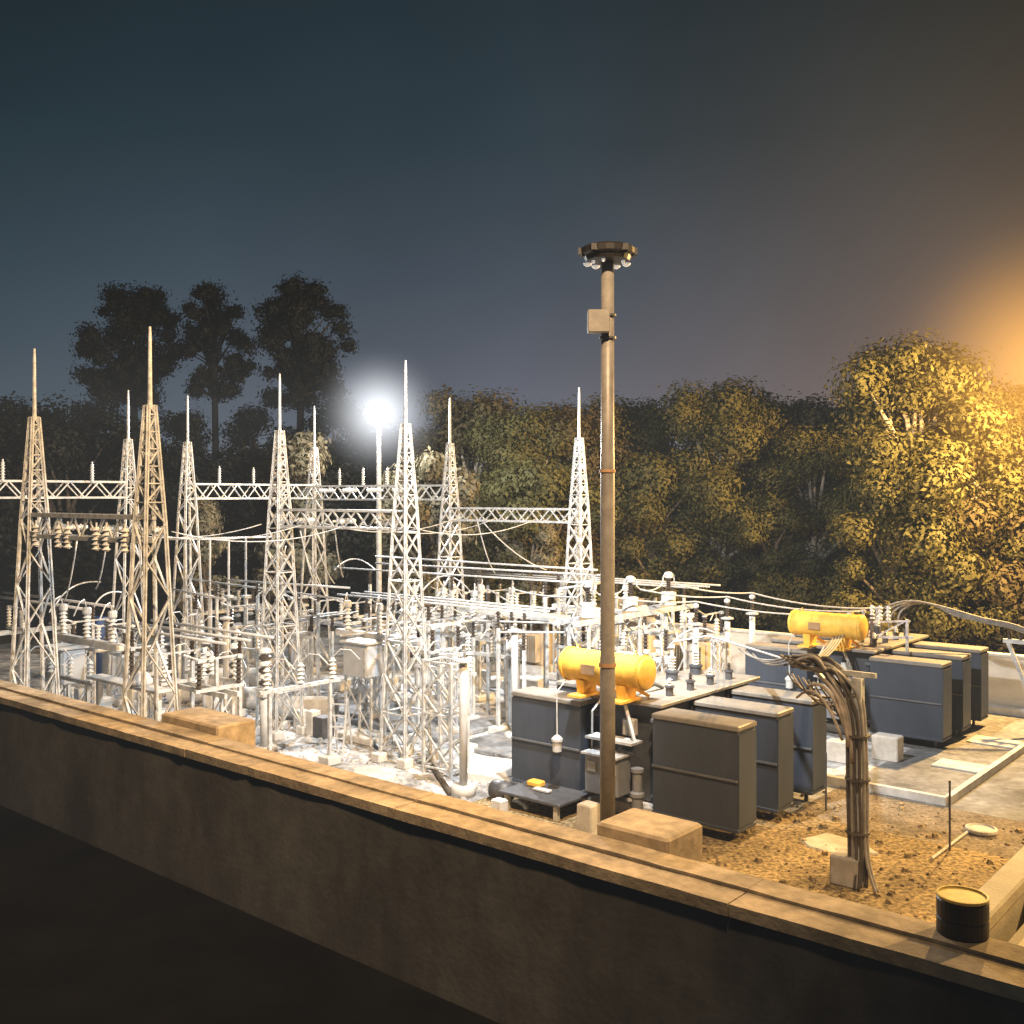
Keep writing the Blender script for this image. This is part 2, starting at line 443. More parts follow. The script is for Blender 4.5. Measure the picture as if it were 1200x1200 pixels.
# ------------------------------------------------------------------ yard equipment
def mk_isolator(label, group):
    t = thing('disconnector', label, 'disconnector', (0,0,0), 0, group)
    for x in (-1.9,1.9):
        mb = MB()
        for dx,dy in ((-.17,-.17),(.17,-.17),(.17,.17),(-.17,.17)): mb.bar((x+dx,dy,.3),(x+dx,dy,2.7),.06)
        for k in range(6):
            z0,z1 = .3+.4*k,.7+.4*k; s = 1 if k%2 else -1
            for dy in (-.17,.17): mb.bar((x-s*.17,dy,z0),(x+s*.17,dy,z1),.035)
            for dx in (-.17,.17): mb.bar((x+dx,-s*.17,z0),(x+dx,s*.17,z1),.035)
        mb.build('leg','galvanised',t)
        MB().bevbox((x,0,.16),(.7,.7,.32),.04).build('footing','concrete_light',t)
    mb = MB(); 
    for y in (-.2,.2): mb.bar((-2.3,y,2.76),(2.3,y,2.76),.08,.13)
    mb.build('crossbeam','galvanised',t)
    for x in (-1.7,0,1.7):
        MB().bar((x,-.75,2.88),(x,.75,2.88),.12,.09).build('base_channel','galvanised',t)
        for y in (-.62,.62):
            MB().ins((x,y,2.93),.72,.11,10,6).build('post_insulator','porcelain_brown' if x else 'porcelain_white',t)
        mb = MB().bar((x,-.72,3.7),(x,.72,3.7),.06,.05); mb.box((x,-.62,3.68),(.14,.14,.1)); mb.box((x,.62,3.68),(.14,.14,.1))
        mb.tube((x,-.62,3.7),(x,-1.1,3.9),.03,n=6)
        mb.build('blade','galvanised',t)
    MB().bevbox((-1.9,-.3,1.1),(.35,.25,.5),.02).build('operating_box','cabinet_grey',t)
    MB().tube((-1.9,-.3,1.3),(-1.9,-.3,2.8),.025,n=6).build('operating_rod','galvanised',t)
    return t
IS = Kind(mk_isolator)
ig = 'three pole disconnectors on lattice legs'
for u,v,r,lb in ((-14.4,-5.3,0,'three pole disconnector in the gap behind the warm lit front beam'),
     (-14.5,3.6,0,'three pole disconnector behind the beam under the glowing lamp'),
     (-14.8,7.2,0,'three pole disconnector further back behind the lamp beam, before the mast side beam'),
     (-18.2,14.4,0,'three pole disconnector past the lattice beam beside the mast'),
     (-21.6,-3.4,0,'three pole disconnector behind the left edge tower'),
     (-21.6,3.0,0,'three pole disconnector left of the cross braced left tower'),
     (-22.4,6.6,0,'three pole disconnector in front of the bright short spired tower'),
     (-22.0,13.3,0,'farthest three pole disconnector, close to the tan fence'),
     (-8.6,7.4,0,'three pole disconnector straight behind the left radiator of the near transformer'),
     (-9.4,12.6,0,'three pole disconnector between the mast side tower and the boundary wall'),
     (-29.5,-3.2,math.pi/2,'three pole disconnector in the far dim corner behind the left towers'),
     (-29.5,6.6,math.pi/2,'three pole disconnector seen under the rear lattice beam')):
    IS(W(u,v), lb, ig, ANG+r)

def mk_breaker(label, group):
    t = thing('circuit_breaker', label, 'circuit breaker', (0,0,0), 0, group)
    for x in (-.62,.62):
        for y in (-.3,.3):
            MB().bar((x,y,.2),(x,y,2.15),.07).build('leg','galvanised',t)
    mb = MB()
    for y in (-.3,.3): mb.bar((-.62,y,.4),(.62,y,1.9),.04); mb.bar((.62,y,.4),(-.62,y,1.9),.04)
    for x in (-.62,.62): mb.bar((x,-.3,1.2),(x,.3,2.0),.04)
    mb.build('bracing','galvanised',t)
    MB().bevbox((0,0,.12),(1.7,1.0,.24),.04).build('footing','concrete_light',t)
    MB().bevbox((0,-.1,2.7),(1.15,.75,1.1),.04).build('cabinet','cabinet_grey',t)
    MB().box((0,-.1,3.28),(1.3,.9,.06)).build('cabinet_roof','paint_white',t)
    MB().box((.5,-.49,2.7),(.05,.03,.9)).build('door_seam','galvanised',t)
    MB().bevbox((0,.62,3.35),(4.2,.28,.24),.03).build('pole_beam','paint_white',t)
    for x in (-1.6,0,1.6):
        MB().ins((x,.62,3.47),.75,.14,12,6).build('lower_insulator','porcelain_white',t)
        MB().lathe([(.1,0),(.14,.05),(.14,.2),(.1,.25)],(x,.62,4.22),12).build('terminal','galvanised',t)
        p = Vector((x,.62,4.4)); MB().path([p,p+Vector((.2,-.2,.35)),p+Vector((.5,-.5,.3)),p+Vector((.7,-.8,-.1))],.022,6).build('jumper','paint_white',t)
    return t
BR = Kind(mk_breaker)
bg = 'circuit breakers with raised grey cabinets'
for p,lb in ((at(428,868,0),'circuit breaker with a large pale cabinet standing left of the white tower beside the lamp'),
     (W(-13.6,12.6),'circuit breaker with pale cabinet just left of the lamp mast, above the near yellow tank'),
     (at(507,826,0),'circuit breaker with pale cabinet just right of the white tower beside the lamp'),
     (at(552,818,0),'circuit breaker with pale cabinet left of the pair of thin braced posts'),
     (W(-20.7,-5.5),'circuit breaker seen through the legs between the two warm towers')):
    BR(p, lb, bg, ANG)

def mk_post(h, dark):
    def fn(label, group):
        t = thing('support_post', label, 'post', (0,0,0), 0, group)
        MB().lathe([(.34,0),(.34,.24),(.3,.28)],n=16).build('footing','concrete_light',t,True)
        MB().lathe([(.11,.25),(.11,h)],n=14).build('column','paint_white',t,True)
        MB().lathe([(.12,h-.02),(.24,h),(.24,h+.05),(.1,h+.09)],n=14).build('flange','paint_white',t)
        if dark:
            MB().ins((0,0,h+.09),.5,.1,10,5).build('post_insulator','porcelain_brown',t)
            MB().lathe([(.02,0),(.1,.04),(.12,.1),(.1,.17),(.02,.21)],(0,0,h+.57),12).build('ball_terminal','paint_white',t,True)
        return t
    return Kind(fn)
SPc = mk_post(3.6, False); pg = 'white tubular posts with flanged caps'
SPc(at(543,932,0),'white capped post standing next to the wall, left of the near dark radiator',pg)
SPc(at(603,868,0),'white capped post directly behind the left corner of the near dark radiator',pg)
SPc(at(265,842,0),'white capped post behind the left concrete block on the wall',pg)
SPc(at(668,852,0),'white capped post behind the left end of the near yellow tank',pg)
SPd = mk_post(3.45, True); qg = 'white posts carrying dark insulators and ball terminals'
ball = []
for v,lb in ((11.0,'nearest'),(13.3,'middle'),(15.3,'farthest')):
    SPd(W(-7.5,v),'%s of three white posts with dark insulators in front of the cream wall'%lb,qg); ball.append(W(-7.5,v,4.28))
    
# drum type breakers on a raised V-direction beam, right of mast
t = thing('breaker_stand','raised steel stand under three drum bushings right behind the lamp mast','stand',W(-8.7,5))
for y in (0.6,3.6,6.6):
    for x in (-.4,.4): MB().bar((x,y,.0),(x,y,3.9),.09).build('leg','galvanised',t)
    mb = MB().bar((-.4,y,.6),(.4,y,2.2),.05); mb.bar((.4,y,2.2),(-.4,y,3.8),.05); mb.build('bracing','galvanised',t)
for x in (-.4,.4): MB().bar((x,-.2,3.98),(x,7.2,3.98),.12,.16).build('rail','galvanised',t)
def mk_drum(label, group):
    t = thing('drum_bushing', label, 'bushing', (0,0,0), 0, group)
    MB().lathe([(.3,0),(.36,.03),(.36,.14),(.33,.16),(.33,.5),(.36,.52),(.36,.6),(.2,.64)],n=18).build('drum_base','paint_white',t)
    MB().ins((0,0,.62),.62,.15,12,6).build('shed_stack','porcelain_brown',t)
    MB().lathe([(.1,1.22),(.2,1.27),(.2,1.45),(.14,1.52),(.05,1.54)],n=14).build('cap','paint_white',t)
    for s in (-1,1):
        MB().path([(0,s*.18,1.4),(0,s*.38,1.4),(0,s*.46,1.3),(0,s*.5,1.05),(0,s*.75,.9)],.03,6).build('terminal_arm','paint_white',t)
    return t
DB = Kind(mk_drum); caps = []; DS = .8
for v,lb in ((6.1,'drum bushing half hidden by the tall lamp mast'),(8.6,'drum bushing first to the right of the lamp mast'),(11.1,'drum bushing farther right of the lamp mast')):
    DB(W(-8.7,v,4.06),lb,'drum bushings on the raised stand').scale = (DS,DS,DS); caps.append(W(-8.7,v,4.06))

# voltage transformer trio rows (dark and white banded heads)
def mk_vt(label, group):
    t = thing('instrument_transformer', label, 'transformer', (0,0,0), 0, group)
    MB().lathe([(.16,.1),(.16,1.7)],n=12).build('column','paint_white',t,True)
    MB().bevbox((0,0,.08),(.6,.6,.16),.03).build('footing','concrete_light',t)
    MB().bevbox((0,0,1.86),(.42,.42,.32),.04).build('tank','paint_white',t)
    for k in range(3):
        MB().lathe([(.12,0),(.2,.05),(.2,.14),(.12,.18)],(0,0,2.06+k*.4),12).build('dark_shed','porcelain_brown',t)
        MB().lathe([(.12,0),(.21,.06),(.2,.14),(.12,.2)],(0,0,2.26+k*.4),12).build('white_shed','porcelain_white',t)
    return t
VT = Kind(mk_vt); vg = 'instrument transformers with banded heads'
for i,px in enumerate((262,277,292)): VT(at(px,782-3*i,0),'banded head instrument transformer left of the cross braced left tower, %s of three'%('left','middle','right')[i],vg)
for i,px in enumerate((327,342,357)): VT(at(px,782-3*i,0),'banded head instrument transformer seen through the cross braced left tower, %s of three'%('left','middle','right')[i],vg)
for i in range(3): VT(W(-18.9+i*1.6,-1.6),'banded head instrument transformer near the wall left of the braced towers, %s of three'%('left','middle','right')[i],vg)
for i in range(3): VT(W(-13.4+i*1.5,15.6),'banded head instrument transformer far behind the mast side beam, %s of three'%('left','middle','right')[i],vg)

# bus pipes: rows of white tubes on the U and V directions, held on thin posts
def bus(name_label, pa, pb, z, r=.05, posts=2, rows=1, gap=.9, group='raised tubular bus bars'):
    """pa, pb are plan points (u,v)"""
    for k in range(rows):
        L = math.hypot(pb[0]-pa[0], pb[1]-pa[1]); dx = (pb[0]-pa[0])/L; dy = (pb[1]-pa[1])/L
        ox, oy = -dy*gap*k, dx*gap*k
        a = W(pa[0]+ox, pa[1]+oy, z); b = W(pb[0]+ox, pb[1]+oy, z)
        rz = math.atan2(b.y-a.y, b.x-a.x)
        t = thing('bus_bar', name_label[k] if isinstance(name_label, (list,tuple)) else name_label, 'bus bar', (a.x,a.y,0), rz, group)
        MB().tube((0,0,z),(L,0,z),r,n=8).build('tube','paint_white',t,True)
        for j in range(posts):
            x = L*(j+.5)/posts if posts > 1 else L/2
            MB().ins((x,0,z-.62),.56,.1,10,5).build('insulator','porcelain_brown',t)
            MB().box((x,0,(z-.62)/2+.1),(.1,.1,z-.62-.2)).build('post','galvanised',t)
            MB().bevbox((x,0,.12),(.5,.5,.24),.03).build('footing','concrete_light',t)
def buspx(lbl, x0,y0,x1,y1,z0,z1,r=.036,posts=2):
    a, b = at(x0,y0,z0), at(x1,y1,z1); d = b-a; L = math.hypot(d.x,d.y); rz = math.atan2(d.y,d.x)
    t = thing('bus_bar', lbl, 'bus bar', (a.x,a.y,0), rz, 'raised tubular bus bars')
    MB().tube((0,0,a.z),(L,0,b.z),r,n=8).build('tube','paint_white',t,True)
    for j in range(posts):
        x = L*(j+.5)/posts; z = a.z+(b.z-a.z)*(j+.5)/posts
        MB().ins((x,0,z-.6),.56,.1,10,5).build('insulator','porcelain_brown',t)
        MB().box((x,0,(z-.6)/2),(.1,.1,z-.6)).build('post','galvanised',t)
    return t
buspx('long level bus bar with thin droppers right of the tall orange lit tower',198,632,330,629,6.3,6.3,.04,0)
for px in (218,246,268,288):
    p = at(px,631,6.3); q = Vector((p.x,p.y,0))
    solo(MB().tube((0,0,3.9),(0,0,6.3),.05,n=6).tube((0,0,0),(0,0,3.9),.09,n=8).box((0,0,3.9),(.3,.3,.1)),'bus_support','paint_white',q,
         'thin upright under the level bus bar, %s from the orange lit tower'%({218:'first',246:'second',268:'third',288:'fourth'}[px]),'post','uprights under the level bus bar')
buspx('sloping bus bar running from the orange lit tower toward the cross braced left tower, upper',212,677,400,702,4.6,4.3)
buspx('sloping bus bar running from the orange lit tower toward the banded heads, lower',200,690,262,702,4.3,4.1,.04,1)
buspx('thin bus bar crossing behind the cross braced left tower',268,680,410,689,4.7,4.6,.04,2)
buspx('bus bar rising gently from the cross braced left tower to the pale cabinet',290,735,420,717,3.3,3.5,.035,2)
buspx('upper bus bar rising gently beside the banded heads',318,727,410,716,3.5,3.6,.035,1)
buspx('thick pale bus bar running right from the large cabinet past the white tower',398,745,600,722,3.45,3.5,.05,2)
buspx('thin bus bar parallel above the thick pale one',410,738,560,718,3.6,3.6,.04,1)
buspx('upper thin bus bar right of the white tower against the trees',440,652,700,668,5.4,5.4,.04,0)
buspx('middle thin bus bar right of the white tower against the trees',440,660,705,674,5.2,5.2,.04,3)
buspx('lower thin bus bar right of the white tower against the trees',390,665,700,684,5.0,5.0,.035,3)
buspx('straight bus bar left of the lamp mast rising toward it',655,690,705,683,5.0,5.0,.04,0)
buspx('level bus bar behind the capped posts reaching the lamp mast',560,728,705,731,3.7,3.8,.035,2)
buspx('level bus bar passing above the near yellow tank',585,741,700,741,3.5,3.5,.035,2)
bus(['near bus bar crossing between the two warm lit towers','second bus bar crossing between the two warm lit towers','far bus bar crossing between the two warm lit towers'],(-19.5,-4.9),(-13,-4.9),4.0,.045,2,3,.8)
bus(['near bus bar over the middle rows of disconnectors','second bus bar over the middle rows of disconnectors','far bus bar over the middle rows of disconnectors'],(-20,5.0),(-10,5.0),4.2,.04,3,3,.7)
bus(['near bus bar in the far rows before the tan fence','second bus bar in the far rows before the tan fence','far bus bar in the far rows before the tan fence'],(-24,15.5),(-10,15.5),4.3,.04,4,3,.9)
bus(['near bus bar in the dim left corner','far bus bar in the dim left corner'],(-31,-4),(-22.5,-4),4.2,.05,3,2,1.0)

def mk_stand(label, group):
    t = thing('insulator_stand', label, 'insulator stand', (0,0,0), 0, group)
    for x in (-1.1,1.1):
        MB().bar((x,0,.2),(x,0,2.45),.1).build('leg','galvanised',t)
        MB().bevbox((x,0,.13),(.5,.5,.26),.03).build('footing','concrete_light',t)
    MB().bar((-1.45,0,2.5),(1.45,0,2.5),.12,.1).build('crossbeam','galvanised',t)
    for x in (-1.2,0,1.2):
        MB().ins((x,0,2.56),.62,.12,10,5).build('insulator','porcelain_white',t)
        MB().path([(x,0,3.2),(x+.1,-.25,3.45),(x+.2,-.6,3.45),(x+.25,-.95,3.2)],.022,6).build('lead','paint_white',t)
    return t
SD = Kind(mk_stand)
for u,v,lb in ((-16.2,-3.2,'in the first row behind the warm lit towers'),(-12.9,-2.4,'just left of the white capped post by the wall'),(-19.6,.9,'left of the cross braced left tower'),(-19.2,-6.2,'beside the left edge tower'),
    (-23.6,-1.2,'behind the table between the warm towers'),(-24.2,1.6,'at the feet of the grey tower'),(-17.0,5.4,'behind the cross braced left tower'),(-11.8,2.4,'behind the white tower beside the lamp'),
    (-12.4,5.6,'in front of the steel platform'),(-10.4,9.6,'near the foot of the mast side tower'),(-17.6,9.2,'left of the tower holding the right hand beam'),(-20.0,9.6,'below the cluttered high beam'),
    (-24.8,11.4,'behind the bright short spired tower'),(-18.0,12.0,'in the rear row before the tan transformers'),(-10.2,15.2,'rearmost beside the mast side beam')):
    SD(W(u,v),'low stand with three white insulators %s'%lb,'low stands with white insulators',ANG+(math.pi/2 if u in (-12.9,-17.0,-10.4,-24.8) else 0))
for i,(x0,y0,z0,x1,y1,z1,lb) in enumerate(((352,622,7.0,372,690,4.2,'white dropper wire left of the lamp post'),(366,618,7.0,392,684,4.2,'white dropper wire bending beside the lamp post'),(392,618,7.0,402,676,4.4,'third white dropper wire under the lamp side beam'),
    (560,612,7.0,580,672,4.8,'thin dropper wire near the left end of the mast side beam'),(566,612,7.0,640,668,4.9,'long slanting dropper under the mast side beam'),(90,634,6.8,75,705,3.9,'thin dropper wire under the orange beam by the left tower'),
    (125,634,6.8,112,690,4.2,'thin dropper wire in the middle of the orange beam'),(335,640,6.6,318,690,4.4,'thin dropper wire left of the cross braced left tower'))):
    a = far(x0, 30 if x0<130 else 34 if x0<500 else 41, y0); b = a + (far(x1,(30 if x0<130 else 34 if x0<500 else 41)+1.5,y1)-a)
    wire(sagged(a,b,.25,8),.024,lb,'paint_white','wire','dropper','dropper wires under the beams')
# platform frame at 540-640, 695-705
t = thing('steel_platform','pale flat steel platform on legs behind the thin braced posts','platform',W(-12.6,7.6))
MB().box((0,0,3.72),(3.2,1.2,.12)).build('deck','paint_white',t)
for x in (-1.4,1.4):
    for y in (-.5,.5): MB().bar((x,y,0),(x,y,3.66),.09).build('leg','galvanised',t)
# braced twin posts at 578/590
p = at(589,806,0)
t = thing('braced_frame','pair of tall thin posts with cross bracing on pale footings','frame',p)
for x in (-.28,.28):
    MB().bar((x,0,.3),(x,0,4.0),.1).build('post','galvanised',t)
    MB().bevbox((x*1.6,0,.2),(.55,.7,.4),.05).build('footing','concrete_light',t)
mb = MB()
for k in range(4): mb.bar((-.28,0,.5+.8*k),(.28,0,1.3+.8*k),.05); mb.bar((.28,0,.5+.8*k),(-.28,0,1.3+.8*k),.05)
mb.build('bracing','galvanised',t)
# trestle with X braces at 500-545, 760-900
p = at(522,906,0)
t = thing('trestle','cross braced white trestle between the white tower and the capped post','trestle',p)
for x in (-.55,.55):
    for y in (-.35,.35): MB().bar((x,y,0),(x,y,3.3),.085).build('leg','galvanised',t)
for y in (-.35,.35):
    mb = MB()
    for z0,z1 in ((.2,1.3),(1.3,2.3),(2.3,3.3)): mb.bar((-.55,y,z0),(.55,y,z1),.055); mb.bar((.55,y,z0),(-.55,y,z1),.055)
    mb.build('bracing','galvanised',t)
for z in (.2,1.75,3.26):
    mb = MB()
    for x in (-.55,.55): mb.bar((x,-.4,z),(x,.4,z),.05)
    for y in (-.35,.35): mb.bar((-.6,y,z),(.6,y,z),.05)
    mb.build('rung','galvanised',t)
# leaning ladder near 400, 880
p = at(398,882,0)
t = thing('ladder','short pale stepladder standing under the large pale cabinet','ladder',p,ANG+.5)
for x in (-.25,.25):
    MB().bar((x,-.4,0),(x,0,1.7),.05).build('rail','paint_white',t); MB().bar((x,.45,0),(x,.02,1.7),.05).build('rail','paint_white',t)
for k in range(5): MB().bar((-.25,-.4+.4*(k+.5)/5,1.7*(k+.5)/5),(.25,-.4+.4*(k+.5)/5,1.7*(k+.5)/5),.04).build('rung','paint_white',t)
# frame with a long table top between the warm towers
p = at(96,842,0)
t = thing('cable_table','long pale steel table between the legs of the warm lit towers','table',W(-14.6,-6.9))
MB().bevbox((0,0,3.0),(3.6,.5,.09),.02).build('top','paint_white',t)
for x in (-1.5,0,1.5):
    MB().bar((x,0,0),(x,0,2.95),.14).build('leg','galvanised',t)
MB().bar((-1.5,0,.6),(0,0,2.6),.05).bar((1.5,0,.6),(0,0,2.6),.05).build('bracing','galvanised',t)
solo(MB().lathe([(.26,0),(.3,.05),(.3,.1),(.18,.3),(.1,.36)],n=16),'round_housing','concrete_light',W(-13.9,-6.9,3.05),'pale round housing sitting on the long steel table','housing')
solo(MB().bevbox((0,0,1.3),(.7,.55,2.6),.04),'blue_cabinet','blue_paint',at(116,790,0),'blue cabinet behind the long steel table between the warm towers','cabinet')
solo(MB().bevbox((0,0,.9),(.9,.6,1.9),.04),'grey_cabinet','cabinet_grey',at(133,796,0),'grey cabinet directly right of the blue cabinet','cabinet')

# tan finned auxiliary units near the back
def mk_aux(label, group):
    t = thing('station_transformer', label, 'transformer', (0,0,0), 0, group)
    MB().bevbox((0,0,1.1),(1.5,.8,1.5),.05).build('tank','tan_sheet',t)
    for s in (-1,1):
        mb = MB()
        for k in range(11): mb.box((-.65+.13*k, s*.58, 1.15),(.03,.34,1.25))
        mb.build('fin_bank','tan_sheet',t)
    MB().box((0,0,.18),(1.9,1.3,.34)).build('plinth','concrete_light',t)
    for x in (-.45,0,.45): MB().ins((x,0,1.85),.5,.1,10,5).build('bushing','porcelain_brown',t)
    MB().lathe([(.18,-.6),(.22,-.57),(.22,.57),(.18,.6)],(.2,.45,2.35),12,'x').build('conservator','tan_sheet',t,True)
    return t
AX = Kind(mk_aux); ag = 'tan finned station transformers in the rear rows'
for u,v,lb in ((-27.5,13.5,'tan finned transformer farthest left near the corrugated fence'),(-25.3,16.3,'tan finned transformer behind the banded heads'),(-21.0,17.8,'tan finned transformer behind the glowing lamp post'),
    (-18.6,15.5,'tan finned transformer seen right of the large pale cabinet'),(-14.6,17.8,'tan finned transformer left of the blue fence door'),(-11.2,17.4,'tan finned transformer right of the narrow blue door'),(-16.0,20.5,'tan finned transformer closest to the blue fence door')):
    AX(W(u,v), lb, ag, ANG)
def mk_lowboxes():
    items = ((560,800,.9,.7,.8),(622,806,1.2,.7,.7),(700,765,1.0,.8,.9),(455,800,1.0,.6,.6),(395,800,1.2,.8,.5))
    for i,(px,py,a,b,c) in enumerate(items):
        solo(MB().bevbox((0,0,c/2),(a,b,c),.05),'concrete_plinth','concrete_light',at(px,py+8,0),
            ('pale plinth left of the braced twin posts','wide pale plinth between the capped posts','pale plinth hidden by the lamp mast','pale plinth beyond the white lamp side tower','flat pale plinth left of the large cabinet')[i],'plinth','concrete plinths in the yard')
mk_lowboxes()
# concrete pipes lying on the yard
def mk_pipe(label, group):
    t = thing('concrete_pipe', label, 'pipe', (0,0,0), 0, group)
    n = 20; mb = MB(); b = 0
    L = 1.3
    for r, x in ((.42,-L),(.42,L-.15),(.5,L-.12),(.5,L),(.36,L),(.36,-L)):
        for k in range(n):
            a = 2*math.pi*k/n; mb.v.append((x, r*math.cos(a), .45+r*math.sin(a)))
    for i in range(6):
        for k in range(n):
            a = i*n+k; c = i*n+(k+1)%n; j = (i+1)%6
            mb.f.append((a, c, j*n+(k+1)%n, j*n+k))
    mb.build('shell','concrete_light',t)
    mb2 = MB().lathe([(.355,-.1),(.355,.1)],(0,0,.45),16,'x'); mb2.build('core','steel_dark',t)
    return t
CP = Kind(mk_pipe); cg = 'concrete pipes lying in the yard'
for px,py,r,lb in ((270,801,.75,'concrete pipe lying farthest back beside the banded heads'),(238,818,.75,'concrete pipe lying just right of the orange lit tower'),(292,826,.8,'concrete pipe lying in the middle of the group left of the braced tower'),(352,838,.6,'concrete pipe showing its round open end right of the braced tower')):
    CP(at(px,py+6,0), lb, cg, ANG+r)
for px,py,s,m,lb in ((353,852,(.4,.4,.6),'concrete_light','short pale stub pillar right of the braced left tower'),(367,862,(.38,.38,.85),'concrete_light','taller pale stub pillar beside the dark box'),(379,864,(.55,.5,.7),'steel_dark','dark box beside the pale stub pillars'),
    (120,832,(.6,.5,.5),'concrete_light','pale block at the foot of the long steel table')):
    solo(MB().bevbox((0,0,s[2]/2),s,.03),'yard_box' if m=='steel_dark' else 'stub_pillar',m,at(px,py,0),lb,'box' if m=='steel_dark' else 'pillar')
# pad under the front area and slab pads
for px,py,a,b,lb in ((500,850,4.5,3.2,'bluish flat slab behind the cross braced trestle'),(640,880,5,3.4,'bluish flat slab left of the near dark radiator'),(330,905,4.0,1.6,'bluish flat slab beside the orange concrete block'),(420,830,3.6,2.6,'flat slab in the middle of the white yard')):
    solo(MB().bevbox((0,0,.08),(a,b,.16),.03),'concrete_slab','slab_blue',at(px,py,0.0),lb,'slab','flat slabs set in the yard')
for px,py,a,lb in ((470,940,1.5,'pale cracked slab fragment beside the white tower foot'),(575,905,1.8,'pale cracked slab fragment near the capped post'),(555,960,1.2,'pale cracked slab fragment against the wall ledge'),(440,912,1.4,'pale cracked slab fragment left of the white tower foot'),(610,925,1.2,'pale cracked slab fragment touching the near radiator')):
    rnd = random.Random(px); n = 8; mb = MB()
    rr = [a*rnd.uniform(.5,.9) for _ in range(n)]
    top = [(rr[k]*math.cos(k*.785), .7*rr[k]*math.sin(k*.785), .17) for k in range(n)]
    mb.v = top + [(x*1.03,y*1.03,0) for x,y,z in top]; mb.f = [tuple(range(n))] + [(k,n+k,n+(k+1)%n,(k+1)%n) for k in range(n)]
    solo(mb,'slab_fragment','concrete_light',at(px,py,0),lb,'slab','broken slab fragments')
# leaning pipes on the ground
for x0,y0,x1,y1,m,lb in ((500,888,528,930,'cable_dark','dark pipe lying slantwise beside the capped post'),(572,868,590,905,'cable_dark','dark pipe lying left of the near radiator'),(430,862,452,886,'steel_dark','short dark bar lying under the pale cabinet')):
    a = at(x0,y0,.06); b = at(x1,y1,.06)
    o = MB().path([(0,0,0),tuple(b-a)],.08,8).build('loose_pipe',m,None,True); o.location = a; lab(o,lb,'pipe','loose pipes on the ground')

# arcing white cables in the yard
ac = 'white looping cables between apparatus'
def arc(x0,y0,z0,xm,ym,zm,x1,y1,z1,lb,r=.03):
    a,m_,b = at(x0,y0,z0), at(xm,ym,zm), at(x1,y1,z1)
    pts = []
    for k in range(13):
        t_ = k/12; c = m_*2 - (a+b)/2
        pts.append(a*(1-t_)**2 + c*2*t_*(1-t_) + b*t_*t_)
    return wire(pts,r,lb,'paint_white','cable','looping_cable',ac,6)
arc(490,700,4.1,520,675,4.8,552,694,4.3,'high looping cable arching just right of the white tower')
arc(515,690,4.3,530,700,4.1,548,712,3.9,'white cable sloping to the pale cabinet right of the white tower')
arc(570,690,4.4,585,698,4.2,605,712,3.8,'short white cable sloping at the top of the braced twin posts')
arc(720,732,3.4,748,722,3.8,757,755,3.0,'looping cable just right of the lamp mast')
arc(752,745,3.3,768,732,3.7,776,768,3.0,'second looping cable right of the lamp mast')
arc(782,760,3.2,810,738,3.8,838,742,3.7,'looping cable in front of the cream wall')
arc(62,715,3.9,85,688,4.6,118,682,4.7,'looping cable between the left tower and the blue cabinet')
arc(105,728,3.6,118,700,4.4,142,694,4.5,'small looping cable above the blue cabinet')
arc(300,800-100,4.1,320,690,4.4,345,705,4.0,'looping cable beside the banded heads')
arc(392,668,4.8,415,655,5.2,440,668,4.8,'flat looping cable left of the white tower')
# long conductors to the rear transformer
TB_off = (.7, 12.1)
b1 = W(-4.0,12.8,4.25)
for i in range(3):
    c0 = caps[i] + Vector((VX*.6,VY*.6,.72)); bl = ball[i]
    end = W(-3.2, 14.3+1.3*i, 3.85)
    pts = sagged(c0, bl, .12, 8)[:-1] + sagged(bl, end, .18, 10)
    wire(pts,.03,'%s of the three white conductors running from the drum bushings to the rear yellow tank'%('lowest','middle','highest')[i],'paint_white','wire')
    s0 = caps[i] + Vector((-VX*.6,-VY*.6,.72)); e0 = (caps[i-1]+Vector((VX*.6,VY*.6,.72))) if i else at(600,690,4.6)
    wire(sagged(s0,e0,.1,8),.03,'short white conductor joining the %s drum bushing on its left side'%('nearest','middle','farthest')[i],'paint_white','wire')
wire([at(790,752,3.6), at(830,745,3.75), at(870,757,3.45), at(915,771,3.1), at(955,776,3.0)],.035,'white cable dipping over the left radiator of the rear transformer','paint_white','cable')

